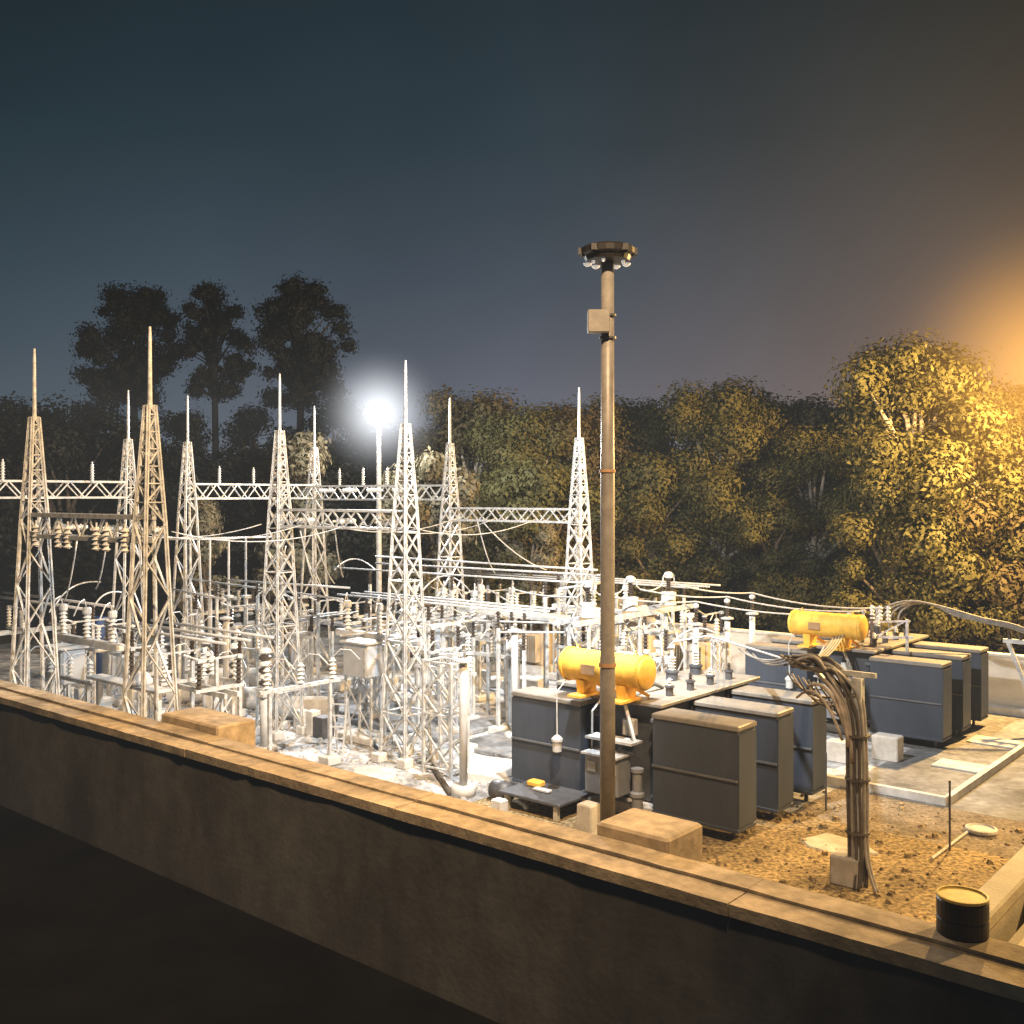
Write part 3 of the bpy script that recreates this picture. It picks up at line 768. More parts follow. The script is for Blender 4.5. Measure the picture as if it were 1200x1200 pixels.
# ------------------------------------------------------------------ transformers
def mk_trafo(label, group):
    t = thing('power_transformer', label, 'transformer', (0,0,0), 0, group)
    # origin at right front corner; tank in the middle
    MB().bevbox((-3.4,3.0,1.55),(1.9,4.6,2.5),.06).build('tank','tank_paint',t)
    cv = MB().bevbox((-3.4,3.0,2.86),(2.25,5.3,.10),.02).build('cover','header_paint',t)
    for k in range(5):
        for x in (-4.38,-2.42): MB().box((x,1.1+.95*k,1.55),(.09,.1,2.4)).build('stiffener','tank_paint',t)
    MB().box((-3.4,3.0,.16),(2.4,5.4,.28)).build('plinth','concrete',t)
    # radiator banks
    for side in (0,1):
        x0, x1 = ((-2.3,0) if not side else (-6.8,-4.5))
        for k in range(3):
            y0 = 2.0*k; yl = .86
            b = thing('radiator_bank', None, None, (0,0,0), 0); b.parent = t; b.name = 'radiator_bank'
            mb = MB(); n = 11
            for j in range(n):
                y = y0 + .03 + (yl-.06)*j/(n-1)
                # plate with chamfered top edge
                s = len(mb.v); th = .028
                for yy in (y-th, y+th):
                    mb.v += [(x0,yy,.38),(x1,yy,.38),(x1,yy,2.58),(x1-.04,yy,2.66),(x0+.04,yy,2.66),(x0,yy,2.58)]
                mb.f += [(s,s+1,s+2,s+3,s+4,s+5),(s+11,s+10,s+9,s+8,s+7,s+6)]
                for q in range(6): mb.f.append((s+(q+1)%6, s+q, s+6+q, s+6+(q+1)%6))
            mb.build('fin_stack','radiator_paint',b)
            mb = MB().bevbox(((x0+x1)/2,y0+yl/2,2.70),(x1-x0+.06,yl+.08,.13),.05); mb.build('top_header','header_paint',b)
            MB().bevbox(((x0+x1)/2,y0+yl/2,.34),(x1-x0+.04,yl+.04,.09),.03).build('bottom_header','radiator_paint',b)
            MB().box(((x0+x1)/2,y0-.03,1.5),(x1-x0,.04,.05)).build('tie_bar','tie_paint',b)
            xs = x1 if not side else x0
            MB().box((xs+(.015 if not side else -.015),y0+yl/2,1.5),(.03,yl-.02,2.15)).build('end_plate','radiator_paint',b)
            xa, xb = ((x0,-2.55) if not side else (-4.25,x1))
            for z in (2.45,.55): MB().tube((min(xa,xb)-.05,y0+yl/2,z),(max(xa,xb)+.05,y0+yl/2,z),.09,n=10).build('feed_pipe','tank_paint',b)
            for q in (.15,.85):
                MB().bar((x0+(x1-x0)*q,y0+yl/2,0),(x0+(x1-x0)*q,y0+yl/2,.32),.08).build('foot','steel_dark',b)
    # conservator
    cx, cy, cz, cr, cl = -3.9, .30, 3.66, .42, 2.5
    c = MB().lathe([(.05,-cl/2-.06),(cr*.85,-cl/2-.03),(cr-.01,-cl/2),(cr,-cl/2+.04),(cr,cl/2-.04),(cr-.01,cl/2),(cr*.85,cl/2+.03),(.05,cl/2+.06)],(cx,cy,cz),32,'x').build('conservator','yellow_paint',t)
    for p in c.data.polygons: p.use_smooth = len(p.vertices) == 4
    MB().lathe([(cr+.03,cl/2-.12),(cr+.03,cl/2-.06)],(cx,cy,cz),32,'x').build('end_flange','yellow_paint',c)
    MB().lathe([(cr+.03,-cl/2+.06),(cr+.03,-cl/2+.12)],(cx,cy,cz),32,'x').build('end_flange','yellow_paint',c)
    MB().box((cx-.28,cy-cr-.005,cz-.02),(.42,.03,.24)).build('rating_plate','plate',c)
    MB().lathe([(.16,0),(.16,.04),(.11,.06)],(cx+cl/2+.07-.3,cy-cr+.06,cz+.0),14,'y').build('level_gauge','plate',c)
    for x in (-.42,.42): MB().lathe([(cr+.008,x-.02),(cr+.008,x+.02)],(cx,cy,cz),32,'x').build('weld_band','yellow_paint',c)
    MB().path([(cx+.2,cy,cz-cr+.05),(cx+.2,cy,cz-cr-.12),(cx+.25,cy+.5,cz-cr-.22)],.05,8).build('oil_pipe','yellow_paint',c)
    for x in (-.9,.9): MB().path([(cx+x,cy-.1,cz+cr-.02),(cx+x,cy,cz+cr+.1),(cx+x,cy+.1,cz+cr-.02)],.02,6).build('lifting_eye','yellow_paint',c)
    for x in (cx-.62, cx+.62):
        s_ = MB(); s_.box((x,cy,3.08),(.2,.5,.48),(.26,.6)); s_.box((x+.0,cy-.1,2.93),(.42,.9,.06))
        s_.bar((x,cy+.3,3.2),(x+.25,cy+.65,2.95),.08)
        s_.build('support','yellow_paint',t)
    # dark turrets, bushings along the cover
    for k in range(4):
        y = 1.5+1.05*k
        MB().lathe([(.10,0),(.10,.2),(.13,.22),(.13,.26)],(-2.75,y,2.91),14).build('turret','steel_dark',t)
        MB().ins((-2.75,y,3.17),.2,.07,10,3).build('low_voltage_bushing','porcelain_brown' if k%2 else 'porcelain_white',t)
    for k in range(3):
        y = 2.2+1.3*k
        MB().lathe([(.17,0),(.17,.2),(.2,.22),(.2,.27)],(-3.9,y,2.91),16).build('bushing_turret','tank_paint',t)
        MB().ins((-3.9,y,3.18),.42,.11,12,5).build('high_voltage_bushing','porcelain_white',t)
        MB().lathe([(.05,0),(.05,.2),(.09,.22),(.09,.3)],(-3.9,y,3.6),10).build('bushing_terminal','galvanised',t)
    MB().path([(-3.4,.8,3.3),(-3.4,1.2,3.15),(-3.4,1.8,3.1),(-3.4,2.2,2.95)],.05,8).build('relief_pipe','tank_paint',t)
    MB().path([(-5.0,.1,3.3),(-5.0,-.35,3.0),(-4.95,-.4,1.9)],.018,6).build('breather_pipe','paint_white',t)
    MB().lathe([(.05,0),(.12,.04),(.12,.28),(.15,.30),(.15,.36),(.09,.42),(.04,.46)],(-4.95,-.4,1.45),14).build('breather','paint_white',t)
    MB().path([(-4.05,.4,2.9),(-4.05,-.1,2.6),(-4.05,-.12,1.1)],.03,6).build('conduit','paint_white',t)
    # marshalling box on front of tank and control clutter
    MB().bevbox((-3.45,-.28,1.15),(1.0,.6,.95),.03).build('marshalling_box','cabinet_dark',t)
    MB().box((-3.45,-.3,1.66),(1.1,.72,.05)).build('box_roof','galvanised',t)
    for x in (-3.72,-3.12): MB().box((x,-.59,1.35),(.26,.012,.24)).build('label_plate','paint_white',t)
    MB().bevbox((-3.3,.5,2.2),(.34,.22,.42),.02).build('terminal_box','concrete_light',t)
    MB().bar((-3.35,.3,2.9),(-2.75,-.1,1.95),.07).build('brace','galvanised',t)
    MB().lathe([(.14,.25),(.14,.7),(.18,.72),(.18,.8),(.12,.84),(.12,1.3),(.16,1.32),(.16,1.4)],(-2.62,-.2,.0),14).build('valve','cabinet_dark',t)
    MB().box((-3.4,-.1,1.98),(1.4,.5,.06)).build('shelf','galvanised',t)
    return t
mat('cabinet_dark', (.24,.25,.27), .5, .1, .2, 3)
TR = Kind(mk_trafo)
def clr(o):
    for k in ('label','category'): 
        if o.parent and k in o: del o[k]
    for c in o.children: clr(c)
tg2 = 'large power transformers with yellow oil tanks'
ta = TR(W(0,0), 'near power transformer with yellow oil tank, cut across by the tall lamp mast', tg2)
tb = TR(W(.7,12.1), 'rear power transformer with yellow oil tank, behind the bundle of cables', tg2)
# extra radiator bank row: fourth bank of rear unit not visible; pit floors under both
sheet('oil_pit', rectuv(-7.6,1.2,12.0,18.6), .012, 'pit_floor')

# dark platform with odds and ends left of mast base
p = at(640,948,0); pu,pv = uv(p)
t = thing('pit_cover','dark metal platform low on the ground between wall and near radiator','platform',W(pu,pv))
MB().bevbox((0,0,.42),(2.0,1.5,.08),.02).build('deck','steel_dark',t)
for x in (-.8,.8):
    for y in (-.6,.6): MB().bar((x,y,0),(x,y,.4),.12).build('leg','concrete_light',t)
solo(MB().lathe([(.05,-.3),(.25,-.28),(.27,0),(.25,.28),(.05,.3)],(0,0,.27),14,'x'),'dark_barrel','steel_dark',W(pu-1.0,pv+.1,.0)+Vector((-.45,0,0)),'small dark barrel lying at the left end of the low platform','barrel',smooth=True)
solo(MB().bevbox((0,0,.07),(.42,.3,.14),.04),'yellow_case','yellow_paint',W(pu-.5,pv+.2,.465),'small yellow case lying on the low dark platform','case')
solo(MB().bevbox((0,0,.2),(.35,.3,.4),.03),'small_box','concrete_light',W(pu-.6,pv-1.15,0),'pale box behind the wall ledge near the low platform','box')
solo(MB().bevbox((0,0,.04),(.5,.2,.06),.02),'flat_packet','paint_white',W(pu-.05,pv-.1,.465),'flat white packet lying on the low dark platform','packet')
q = at(690,980,.35)
solo(MB().bevbox((0,0,.55),(.42,.4,1.1),.03),'beige_box','concrete_light',Vector((q.x,q.y,0)),'beige upright box at the left foot of the lamp mast','box')

# ------------------------------------------------------------------ lamp mast
mp_ = Vector((2.13,22.9,0)); mp_.x = (712-600)/F*22.9
ms = thing('lamp_mast','tall lamp mast with black round head rising in front of the near yellow tank','lamp mast',mp_,0)
MB().lathe([(.17,.0),(.168,4.5),(.16,4.55),(.155,9),(.148,9.05),(.14,13.25)],n=24).build('pole','mast_steel',ms,True)
MB().lathe([(.36,0),(.36,.05),(.24,.07),(.24,.1)],n=16).build('base_plate','mast_steel',ms)
MB().lathe([(.195,4.3),(.195,4.38)],n=24).build('joint_band','plate',ms)
MB().lathe([(.18,8.6),(.18,8.66)],n=24).build('joint_band','plate',ms)
for z in (11.55,12.05): MB().lathe([(.19,z),(.19,z+.05)],n=20).build('joint_band','steel_dark',ms)
MB().bevbox((-.22,-.22,11.9),(.48,.28,.5),.02).build('junction_box','mast_steel',ms)
hd = MB().lathe([(.2,13.24),(.48,13.28),(.52,13.38),(.60,13.42),(.61,13.54),(.5,13.6),(.3,13.62),(.05,13.63)],n=22).build('head','head_black',ms)
mb = MB()
for k in range(6):
    a = k*math.pi/3; mb.box((.42*math.cos(a),.42*math.sin(a),13.42),(.34,.22,.1))
    mb.box((.5*math.cos(a),.5*math.sin(a),13.48),(.3,.2,.14))
mb.build('lamp_casing','head_black',hd)
for k,a in enumerate((160,120,60,20)):
    x, y = .46*math.cos(R(a)), .46*math.sin(R(a))
    MB().lathe([(.03,0),(.08,.03),(.10,.07)],(x,y*1.0,13.19),12).build('lamp_glass','led_side',hd)
for k,a in enumerate((205,335,250)):
    x, y = .36*math.cos(R(a)), .36*math.sin(R(a))
    MB().lathe([(.02,0),(.04,.03),(.04,.07)],(x,y,13.19),10).build('lamp_glass','led_side',hd)

def spot(name, loc, target, power, col, size, blend=.4, rad=.25):
    l = bpy.data.lights.new(name,'SPOT'); l.energy = power; l.color = col; l.spot_size = R(size); l.spot_blend = blend; l.shadow_soft_size = rad
    o = bpy.data.objects.new(name,l); C.objects.link(o); o.location = loc
    o.rotation_euler = (Vector(target)-Vector(loc)).to_track_quat('-Z','Y').to_euler(); return o
def pointl(name, loc, power, col, rad=.3):
    l = bpy.data.lights.new(name,'POINT'); l.energy = power; l.color = col; l.shadow_soft_size = rad
    o = bpy.data.objects.new(name,l); C.objects.link(o); o.location = loc; return o
WH = (.95,.98,1.0)
mh = Vector((mp_.x, mp_.y, 12.95))
spot('mast_flood', mh+Vector((-.3,.4,0)), (-4.5,39,0), 12500, WH, 100, .4)
spot('mast_flood', mh+Vector((.45,.45,0)), (9.5,40,0), 12000, WH, 90, .5)

# far glowing lamp
fp = far(444,48,790); fp.z = 0
fz = CAMZ+(HY-487)*48/F
def mk_glow(parent, loc, rad, strength, power, col):  # emission-only sphere imitating lamp light scattered in the air
    m = bpy.data.materials.new('lamp_haze'); m.use_nodes = True; nt = m.node_tree; N = nt.nodes; L = nt.links
    N.remove(N['Principled BSDF'])
    tc = N.new('ShaderNodeTexCoord'); ln = N.new('ShaderNodeVectorMath'); ln.operation = 'LENGTH'; L.new(tc.outputs['Object'], ln.inputs[0])
    a = N.new('ShaderNodeMapRange'); a.inputs[1].default_value = 0; a.inputs[2].default_value = rad; a.inputs[3].default_value = 1; a.inputs[4].default_value = 0
    L.new(ln.outputs['Value'], a.inputs[0])
    p = N.new('ShaderNodeMath'); p.operation = 'POWER'; p.inputs[1].default_value = power; L.new(a.outputs[0], p.inputs[0])
    s = N.new('ShaderNodeMath'); s.operation = 'MULTIPLY'; s.inputs[1].default_value = strength; L.new(p.outputs[0], s.inputs[0])
    e = N.new('ShaderNodeEmission'); e.inputs[0].default_value = (*col,1); L.new(s.outputs[0], e.inputs[1])
    L.new(e.outputs[0], N['Material Output'].inputs['Volume'])
    M['haze_tmp'] = m
    n = 16; prof = [(rad*math.sin(math.pi*k/n)+.001, -rad*math.cos(math.pi*k/n)) for k in range(n+1)]
    o = MB().lathe(prof,(0,0,0),24).build('glow','haze_tmp',parent); o.location = loc
    return o
fl = thing('yard_lamp','slender white lamp post with a brightly glowing head behind the lattice beams','lamp post',fp,0)
MB().lathe([(.14,0),(.13,5),(.10,fz-.15)],n=14).build('pole','paint_white',fl,True)
MB().lathe([(.28,0),(.28,.3),(.2,.34)],n=14).build('footing','concrete_light',fl)
hh = MB().lathe([(.1,fz-.12),(.35,fz-.02),(.46,fz+.12),(.42,fz+.2),(.1,fz+.26)],n=20).build('head','led',fl,True)
mk_glow(fl,(0,0,fz+.08),3.6,.75,3.0,(.92,.95,1.0))
spot('yard_flood', Vector((fp.x,fp.y-.5,fz-.6)), (fp.x+3,fp.y-20,5), 15000, (.96,.97,1.0), 150, .6)
pointl('yard_point', Vector((fp.x,fp.y,fz+.9)), 5000, (1,.98,.93))

# orange street lamp among the trees at the right edge
sp = Vector(((1236-600)/F*43, 43, 0)); sz = 8.1+(580-440)*43/F
sl = thing('street_lamp','orange sodium street lamp on a tall post at the right edge by the trees','street lamp',sp,0)
MB().lathe([(.12,0),(.07,sz)],n=10).build('pole','galvanised',sl,True)
MB().path([(0,0,sz-.1),(-.2,-.1,sz+.15),(-.7,-.3,sz+.2)],.04,6).build('arm','galvanised',sl)
MB().bevbox((-.9,-.35,sz+.2),(.6,.25,.14),.04).build('head','steel_dark',sl)
MB().bevbox((-.9,-.35,sz+.11),(.5,.2,.05),.02).build('lens','sodium',sl)
mk_glow(sl,(0,0,sz),7.4,.20,2.3,(1,.46,.07))
ORC = (1.0,.68,.38)
pointl('sodium_point', Vector((sp.x-.9,sp.y-2.6,sz-.3)), 44000, (1,.60,.20), .3)
# unseen orange floods: one added high overhead, one beyond the right edge
spot('street_flood', W(8,-13.6,24), (-12.5,28.0,3.5), 56000, ORC, 104, 1.0, .5)
spot('street_flood', (20.5,21.5,12.5), (9.8,15,1), 17000, (1,.63,.25), 96, .6, .35)
# small fill from the town behind
# ------------------------------------------------------------------ cable post
cb = at(1000,1036,0); 
t = thing('cable_post','steel post wrapped in a thick bundle of cables beside the near radiators','post',cb,ANG)
MB().bevbox((-.1,0,.3),(.6,.6,.62),.04).build('footing','concrete',t)
MB().bar((.1,0,.3),(.1,0,4.3),.2).build('column','galvanised',t)
MB().bar((-1.2,.2,4.35),(.4,.2,4.35),.1,.1).build('bracket','galvanised',t)
MB().bar((-.9,.2,4.3),(.05,.1,3.5),.08).build('bracket','galvanised',t)
for z in (1.1,2.2,3.1): MB().lathe([(.26,z),(.26,z+.04)],(.1,-.02,0),12).build('clamp','cable_dark',t)
rnd = random.Random(5)
for k in range(13):
    a = k/13*2*math.pi; r0 = .17+.03*rnd.random()
    bx, by = .1+r0*math.cos(a), -.03+r0*math.sin(a)
    foot = (bx+ (.3*rnd.random()+.05 if k%3==0 else .03), by-.15*rnd.random(), -.0)
    pts = [foot,(bx+.03,by,.7),(bx+rnd.uniform(-.02,.02),by,2.0),(bx-.02,by,3.0+.2*rnd.random()),(bx-.12,by+.02,3.7+.25*rnd.random()),(bx-.45,by+.05,4.2+.22*rnd.random()),(bx-.85,by+.1,4.35+.3*rnd.random()),(bx-1.35-.3*rnd.random(),by+.2,4.3+.3*rnd.random())]
    # smooth with a Catmull pass
    P_ = [Vector(p) for p in pts]; out = []
    for i in range(len(P_)-1):
        p0,p1,p2,p3 = P_[max(i-1,0)],P_[i],P_[i+1],P_[min(i+2,len(P_)-1)]
        for q in range(5):
            s = q/5; out.append(.5*((2*p1)+(p2-p0)*s+(2*p0-5*p1+4*p2-p3)*s*s+(3*p1-p0-3*p2+p3)*s**3))
    out.append(P_[-1])
    MB().path(out,.028+.012*rnd.random(),7).build('cable','cable_dark' if k%3 else 'cable_grey',t,True)
for k,(a,b,c) in enumerate((((-.35,-.1,4.1),(-.05,-.16,3.5),(.06,-.2,2.6)),((-.6,-.05,4.2),(-.2,-.2,3.75),(.0,-.22,2.9)),((-1.0,.0,4.0),(-.5,-.15,4.0),(-.1,-.22,3.3)),((-1.3,.1,3.7),(-.7,-.1,3.85),(-.15,-.2,3.0)))):
    A,B_,D_ = Vector(a),Vector(b),Vector(c)
    MB().path([A*(1-q)**2+(B_*2-(A+D_)/2)*2*q*(1-q)+D_*q*q for q in [i/8 for i in range(9)]],.055-.008*k,8).build('sheathed_cable','cable_pale',t,True)
for k in range(7):
    x0 = -1.5+.12*k; A = Vector((x0,.05,4.25-.03*k)); B_ = Vector((x0+.5,-.1,3.55-.1*(k%3))); D_ = Vector((.1-.05*k,-.15,4.0-.1*k))
    MB().path([A*(1-q)**2+B_*2*q*(1-q)+D_*q*q for q in [i/8 for i in range(9)]],.02,6).build('cable','cable_pale' if k%2 else 'cable_dark',t,True)
# wide ribbons of cable sweeping to the rear transformer
for k in range(4):
    a = W(*uv(cb+Vector((0,0,0))), 0) 
    s0 = cb + Vector((UX*(-1.3)-.1*k, UY*(-1.3), 4.45+.06*k)); e0 = W(-3.0+.12*k, 12.6, 3.3+.05*k)
    pts = sagged(s0, e0, .25+.1*k, 10)
    wire(pts,.03,'%s of four grey cables from the cable post back to the rear transformer'%('lowest','second lowest','second highest','highest')[k],'cable_grey','cable','cable_run','cables from the cable post')
for k in range(3):
    s0 = cb + Vector((UX*-1.4, UY*-1.4, 4.5+.05*k)); e0 = at(882-8*k,766-3*k,3.4)
    wire(sagged(s0,e0,.2,8),.026,'%s of three cables reaching left from the cable post over the radiators'%('lower','middle','upper')[k],'cable_grey','cable','cable_run','cables from the cable post')
# cable arch from rear transformer to the right edge support
for k in range(4):
    s0 = far(1022+10*k,36.5,742-2*k); pts = [s0, far(1025+10*k,36.4,724-2*k), far(1038+11*k,36.2,711-1*k), far(1068+9*k,36,704+1.5*k), far(1108+2*k,35.6,712+2.5*k), far(1150,35.2,724+1.6*k), far(1185,35,731+1.8*k), far(1215,34.8,742+2*k)]
    P_ = pts; out = []
    for i in range(len(P_)-1):
        p0,p1,p2,p3 = P_[max(i-1,0)],P_[i],P_[i+1],P_[min(i+2,len(P_)-1)]
        for q in range(4):
            s = q/4; out.append(.5*((2*p1)+(p2-p0)*s+(2*p0-5*p1+4*p2-p3)*s*s+(3*p1-p0-3*p2+p3)*s**3))
    out.append(P_[-1])
    wire(out,.032,'%s of four pale cables arching from the rear transformer to the right edge'%('first','second','third','fourth')[k],'cable_grey','cable','arching_cable','cables arching to the right edge')
rb = far(1213,34.9,745); 
t = thing('cable_support','steel support under the arching cables at the right edge','support',Vector((rb.x,rb.y,0)),ANG)
MB().bar((0,0,0),(0,0,rb.z-.15),.18).build('column','galvanised',t)
MB().bar((-1.0,-.0,rb.z-.25),(.6,0,rb.z-.25),.14).build('bracket','galvanised',t)
MB().bar((-.85,0,rb.z-.3),(-.05,0,rb.z-2.3),.12).build('brace','galvanised',t)
for k in range(3): MB().ins((-.8+.35*k,0,rb.z-.18),.3,.09,8,3).build('insulator','porcelain_brown',t)
# terminal stand on rear transformer's right part
p = far(1032,35.5,775)
t = thing('terminal_frame','small dark steel frame of cable terminals above the rear radiators','frame',Vector((p.x,p.y,0)),ANG)
MB().bar((-.3,0,0),(-.3,0,4.0),.1).build('post','steel_dark',t); MB().bar((.9,0,2.8),(.9,0,3.9),.08).build('post','galvanised',t)
MB().bar((-.4,0,3.2),(1.1,0,3.3),.08).bar((-.4,0,3.7),(1.0,0,3.85),.06).bar((-.2,0,3.2),(.8,0,3.8),.05).build('rail','galvanised',t)
for k in range(3): MB().ins((-.3+.28*k,0,3.8),.5,.09,10,4).build('terminal','porcelain_white',t)

# wire fence posts and lamp dish on the gravel
for px,py,h,lb in ((1113,1002,1.6,'thin stake standing on the gravel below the corner of the kerb'),(968,955,1.5,'thin stake beside the farthest near radiator')):
    solo(MB().tube((0,0,0),(0,0,h),.025,n=6),'fence_stake','steel_dark',at(px,py-5,0),lb,'stake')
p = at(1150,976,0)
t = thing('gravel_lamp','small round white dish on the gravel with a rod leading from it','dish',p,0)
MB().lathe([(.30,0),(.36,.06),(.36,.12),(.3,.14),(.28,.1)],n=20).build('dish','concrete_light',t)
e = at(1092,1006,.06)-p; MB().path([(-.3,0,.05),tuple(e)],.03,6).build('rod','concrete_light',t)
rnd = random.Random(77); mb = MB(); n = 9
rr = [rnd.uniform(.55,.95) for _ in range(n)]
mb.v = [(rr[k]*1.1*math.cos(k*.698), .8*rr[k]*math.sin(k*.698), .03) for k in range(n)]+[(rr[k]*1.16*math.cos(k*.698), .85*rr[k]*math.sin(k*.698), .0) for k in range(n)]
mb.f = [tuple(range(n))]+[(k,n+k,n+(k+1)%n,(k+1)%n) for k in range(n)]
solo(mb,'concrete_patch','concrete_light',at(980,990,.006),'pale flat patch on the gravel just left of the cable post foot','slab')
# stones on the gravel
stones = MB(); rnd = random.Random(9)
for k in range(900):
    u, v = rnd.uniform(-1,9.3), rnd.uniform(-8.5,5.8); w = W(u,v); r = rnd.choice((.03,.04,.05,.05,.07,.11))*rnd.uniform(.7,1.2)
    n = len(stones.v); h = r*.7
    a0 = rnd.random()*3
    for i in range(5): a = a0+i*1.256; rr = r*rnd.uniform(.7,1.2); stones.v.append((w.x+rr*math.cos(a), w.y+rr*math.sin(a), 0))
    for i in range(5): a = a0+i*1.256; rr = r*rnd.uniform(.35,.8); stones.v.append((w.x+rr*math.cos(a), w.y+rr*math.sin(a), h))
    for i in range(5): j=(i+1)%5; stones.f.append((n+i,n+j,n+5+j,n+5+i))
    stones.f.append(tuple(n+5+i for i in range(5)))
o = stones.build('gravel_stones','gravel'); o['kind']='stuff'; o['label']='loose stones scattered over the orange lit gravel'
st2 = MB()
for k in range(2600):
    u, v = rnd.uniform(-30,-7), rnd.uniform(-8.7,8); w = W(u,v); r = rnd.uniform(.03,.12)
    n = len(st2.v); a0 = rnd.random()*3
    for i in range(5): a = a0+i*1.256; rr = r*rnd.uniform(.7,1.2); st2.v.append((w.x+rr*math.cos(a), w.y+rr*math.sin(a), 0))
    for i in range(5): a = a0+i*1.256; rr = r*rnd.uniform(.35,.8); st2.v.append((w.x+rr*math.cos(a), w.y+rr*math.sin(a), r*.6))
    for i in range(5): j=(i+1)%5; st2.f.append((n+i,n+j,n+5+j,n+5+i))
    st2.f.append(tuple(n+5+i for i in range(5)))
o = st2.build('yard_rubble','concrete'); o['kind']='stuff'; o['label']='pale rubble scattered over the white lit yard'

# ------------------------------------------------------------------ trees
def crown_mesh(name, mtl, blobs, leaves, size, rnd, loose=.12):
    mb = MB()
    for (c, rad) in blobs:
        k = int(leaves*(rad/ sum(b[1] for b in blobs)*1.0))
        for _ in range(k):
            d = Vector((rnd.gauss(0,1),rnd.gauss(0,1),rnd.gauss(0,1))).normalized()
            rr = rad*(rnd.random()**.45)*(rnd.uniform(.85,1.12) if rnd.random()>loose else rnd.uniform(1.0,1.35+loose))
            p = Vector(c) + Vector((d.x*rr, d.y*rr, d.z*rr*.8))
            nrm = (d*1.9 + Vector((rnd.gauss(0,.42),rnd.gauss(0,.42),rnd.gauss(0,.42)+.3))).normalized()
            x = nrm.orthogonal().normalized(); x = Matrix.Rotation(rnd.random()*6.28,3,nrm) @ x; y = nrm.cross(x)
            s = size*rnd.uniform(.6,1.3); n = len(mb.v)
            mb.v += [tuple(p-x*s), tuple(p-y*s*.5+x*s*.1), tuple(p+x*s), tuple(p+y*s*.5+x*s*.1)]
            mb.f.append((n,n+1,n+2,n+3))
    me = bpy.data.meshes.new(name); me.from_pydata(mb.v,[],mb.f); me.materials.append(M[mtl]); return me
def tree_variant(seed, H, cw, c0, mtl, bark, leaves=15000, size=.17, nb=26, sparse=False):
    """H height, cw crown half width, c0 height where crown starts"""
    rnd = random.Random(seed); blobs = []; tm = MB()
    tm.path([(0,0,-.1),(rnd.uniform(-.15,.15),rnd.uniform(-.15,.15),c0*.6),(rnd.uniform(-.4,.4),rnd.uniform(-.4,.4),c0+ (H-c0)*.3),(rnd.uniform(-.5,.5),0,H*.88)],[q*H*(.5 if sparse else .8) for q in (.035,.026,.018)]+[.04],8)
    for k in range(nb):
        f = rnd.random(); z = c0+(H-c0)*(.06+.86*f)
        wz = cw*math.sin(math.pi*(.18+.72*f))**.7
        a = rnd.random()*6.28; rr = wz*math.sqrt(rnd.random())*.85
        b = (rr*math.cos(a), rr*math.sin(a), z); rad = cw*rnd.uniform(.2,.38)*(1.0 if not sparse else .62)
        blobs.append((b, rad))
        if k%2 == 0:
            zs = min(z-.3, c0+(z-c0)*.45+rnd.uniform(-.4,.4)); zs = max(zs, c0*.7)
            mid = (b[0]*.45+rnd.uniform(-.3,.3), b[1]*.45+rnd.uniform(-.3,.3), zs+(z-zs)*.6)
            tm.path([(0,0,zs),mid,b],[.012*H*(.45 if sparse else 1),.008*H*(.4 if sparse else 1),.02],6)
    blobs.append(((0,0,H-cw*.3),cw*.3))
    me = crown_mesh('crown', mtl, blobs, leaves, size, rnd, .45 if sparse else .12)
    tme = bpy.data.meshes.new('trunk'); tme.from_pydata(tm.v,[],tm.f); tme.materials.append(M[bark])
    tme.polygons.foreach_set('use_smooth',[True]*len(tme.polygons))
    return me, tme
VAR = {
 'g1': tree_variant(11,14,5.0,2.4,'leaves_green','pale_bark',44000,.13,52),
 'g2': tree_variant(12,12,4.6,1.6,'leaves_olive','pale_bark',40000,.13,48),
 'g3': tree_variant(13,9,3.9,.8,'leaves_green','bark',32000,.12,38),
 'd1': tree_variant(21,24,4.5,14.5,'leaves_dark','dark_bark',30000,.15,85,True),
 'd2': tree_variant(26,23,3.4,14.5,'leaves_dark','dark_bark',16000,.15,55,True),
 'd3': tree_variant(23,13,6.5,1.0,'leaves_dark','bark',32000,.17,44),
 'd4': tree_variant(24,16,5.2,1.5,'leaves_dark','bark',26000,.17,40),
 'p1': tree_variant(31,5.0,1.6,1.2,'leaves_pale','bark',7000,.09,16),
 'b1': tree_variant(41,5.5,4.6,.0,'leaves_black','bark',24000,.12,26),
}
def tree(var, px, Y, topy, label, H, group, rz, wide=1.0):
    z = CAMZ - (topy-HY)*Y/F; s = z/H
    t = thing('tree', label, 'tree', Vector(((px-600)/F*Y, Y, 0)), rz, group)
    me, tme = VAR[var]
    for nm, m_ in (('crown',me),('trunk',tme)):
        o = bpy.data.objects.new(nm,m_); C.objects.link(o); o.parent = t
    t.scale = (s*wide,s*wide,s); return t
rg = 'broad green trees behind the transformers'
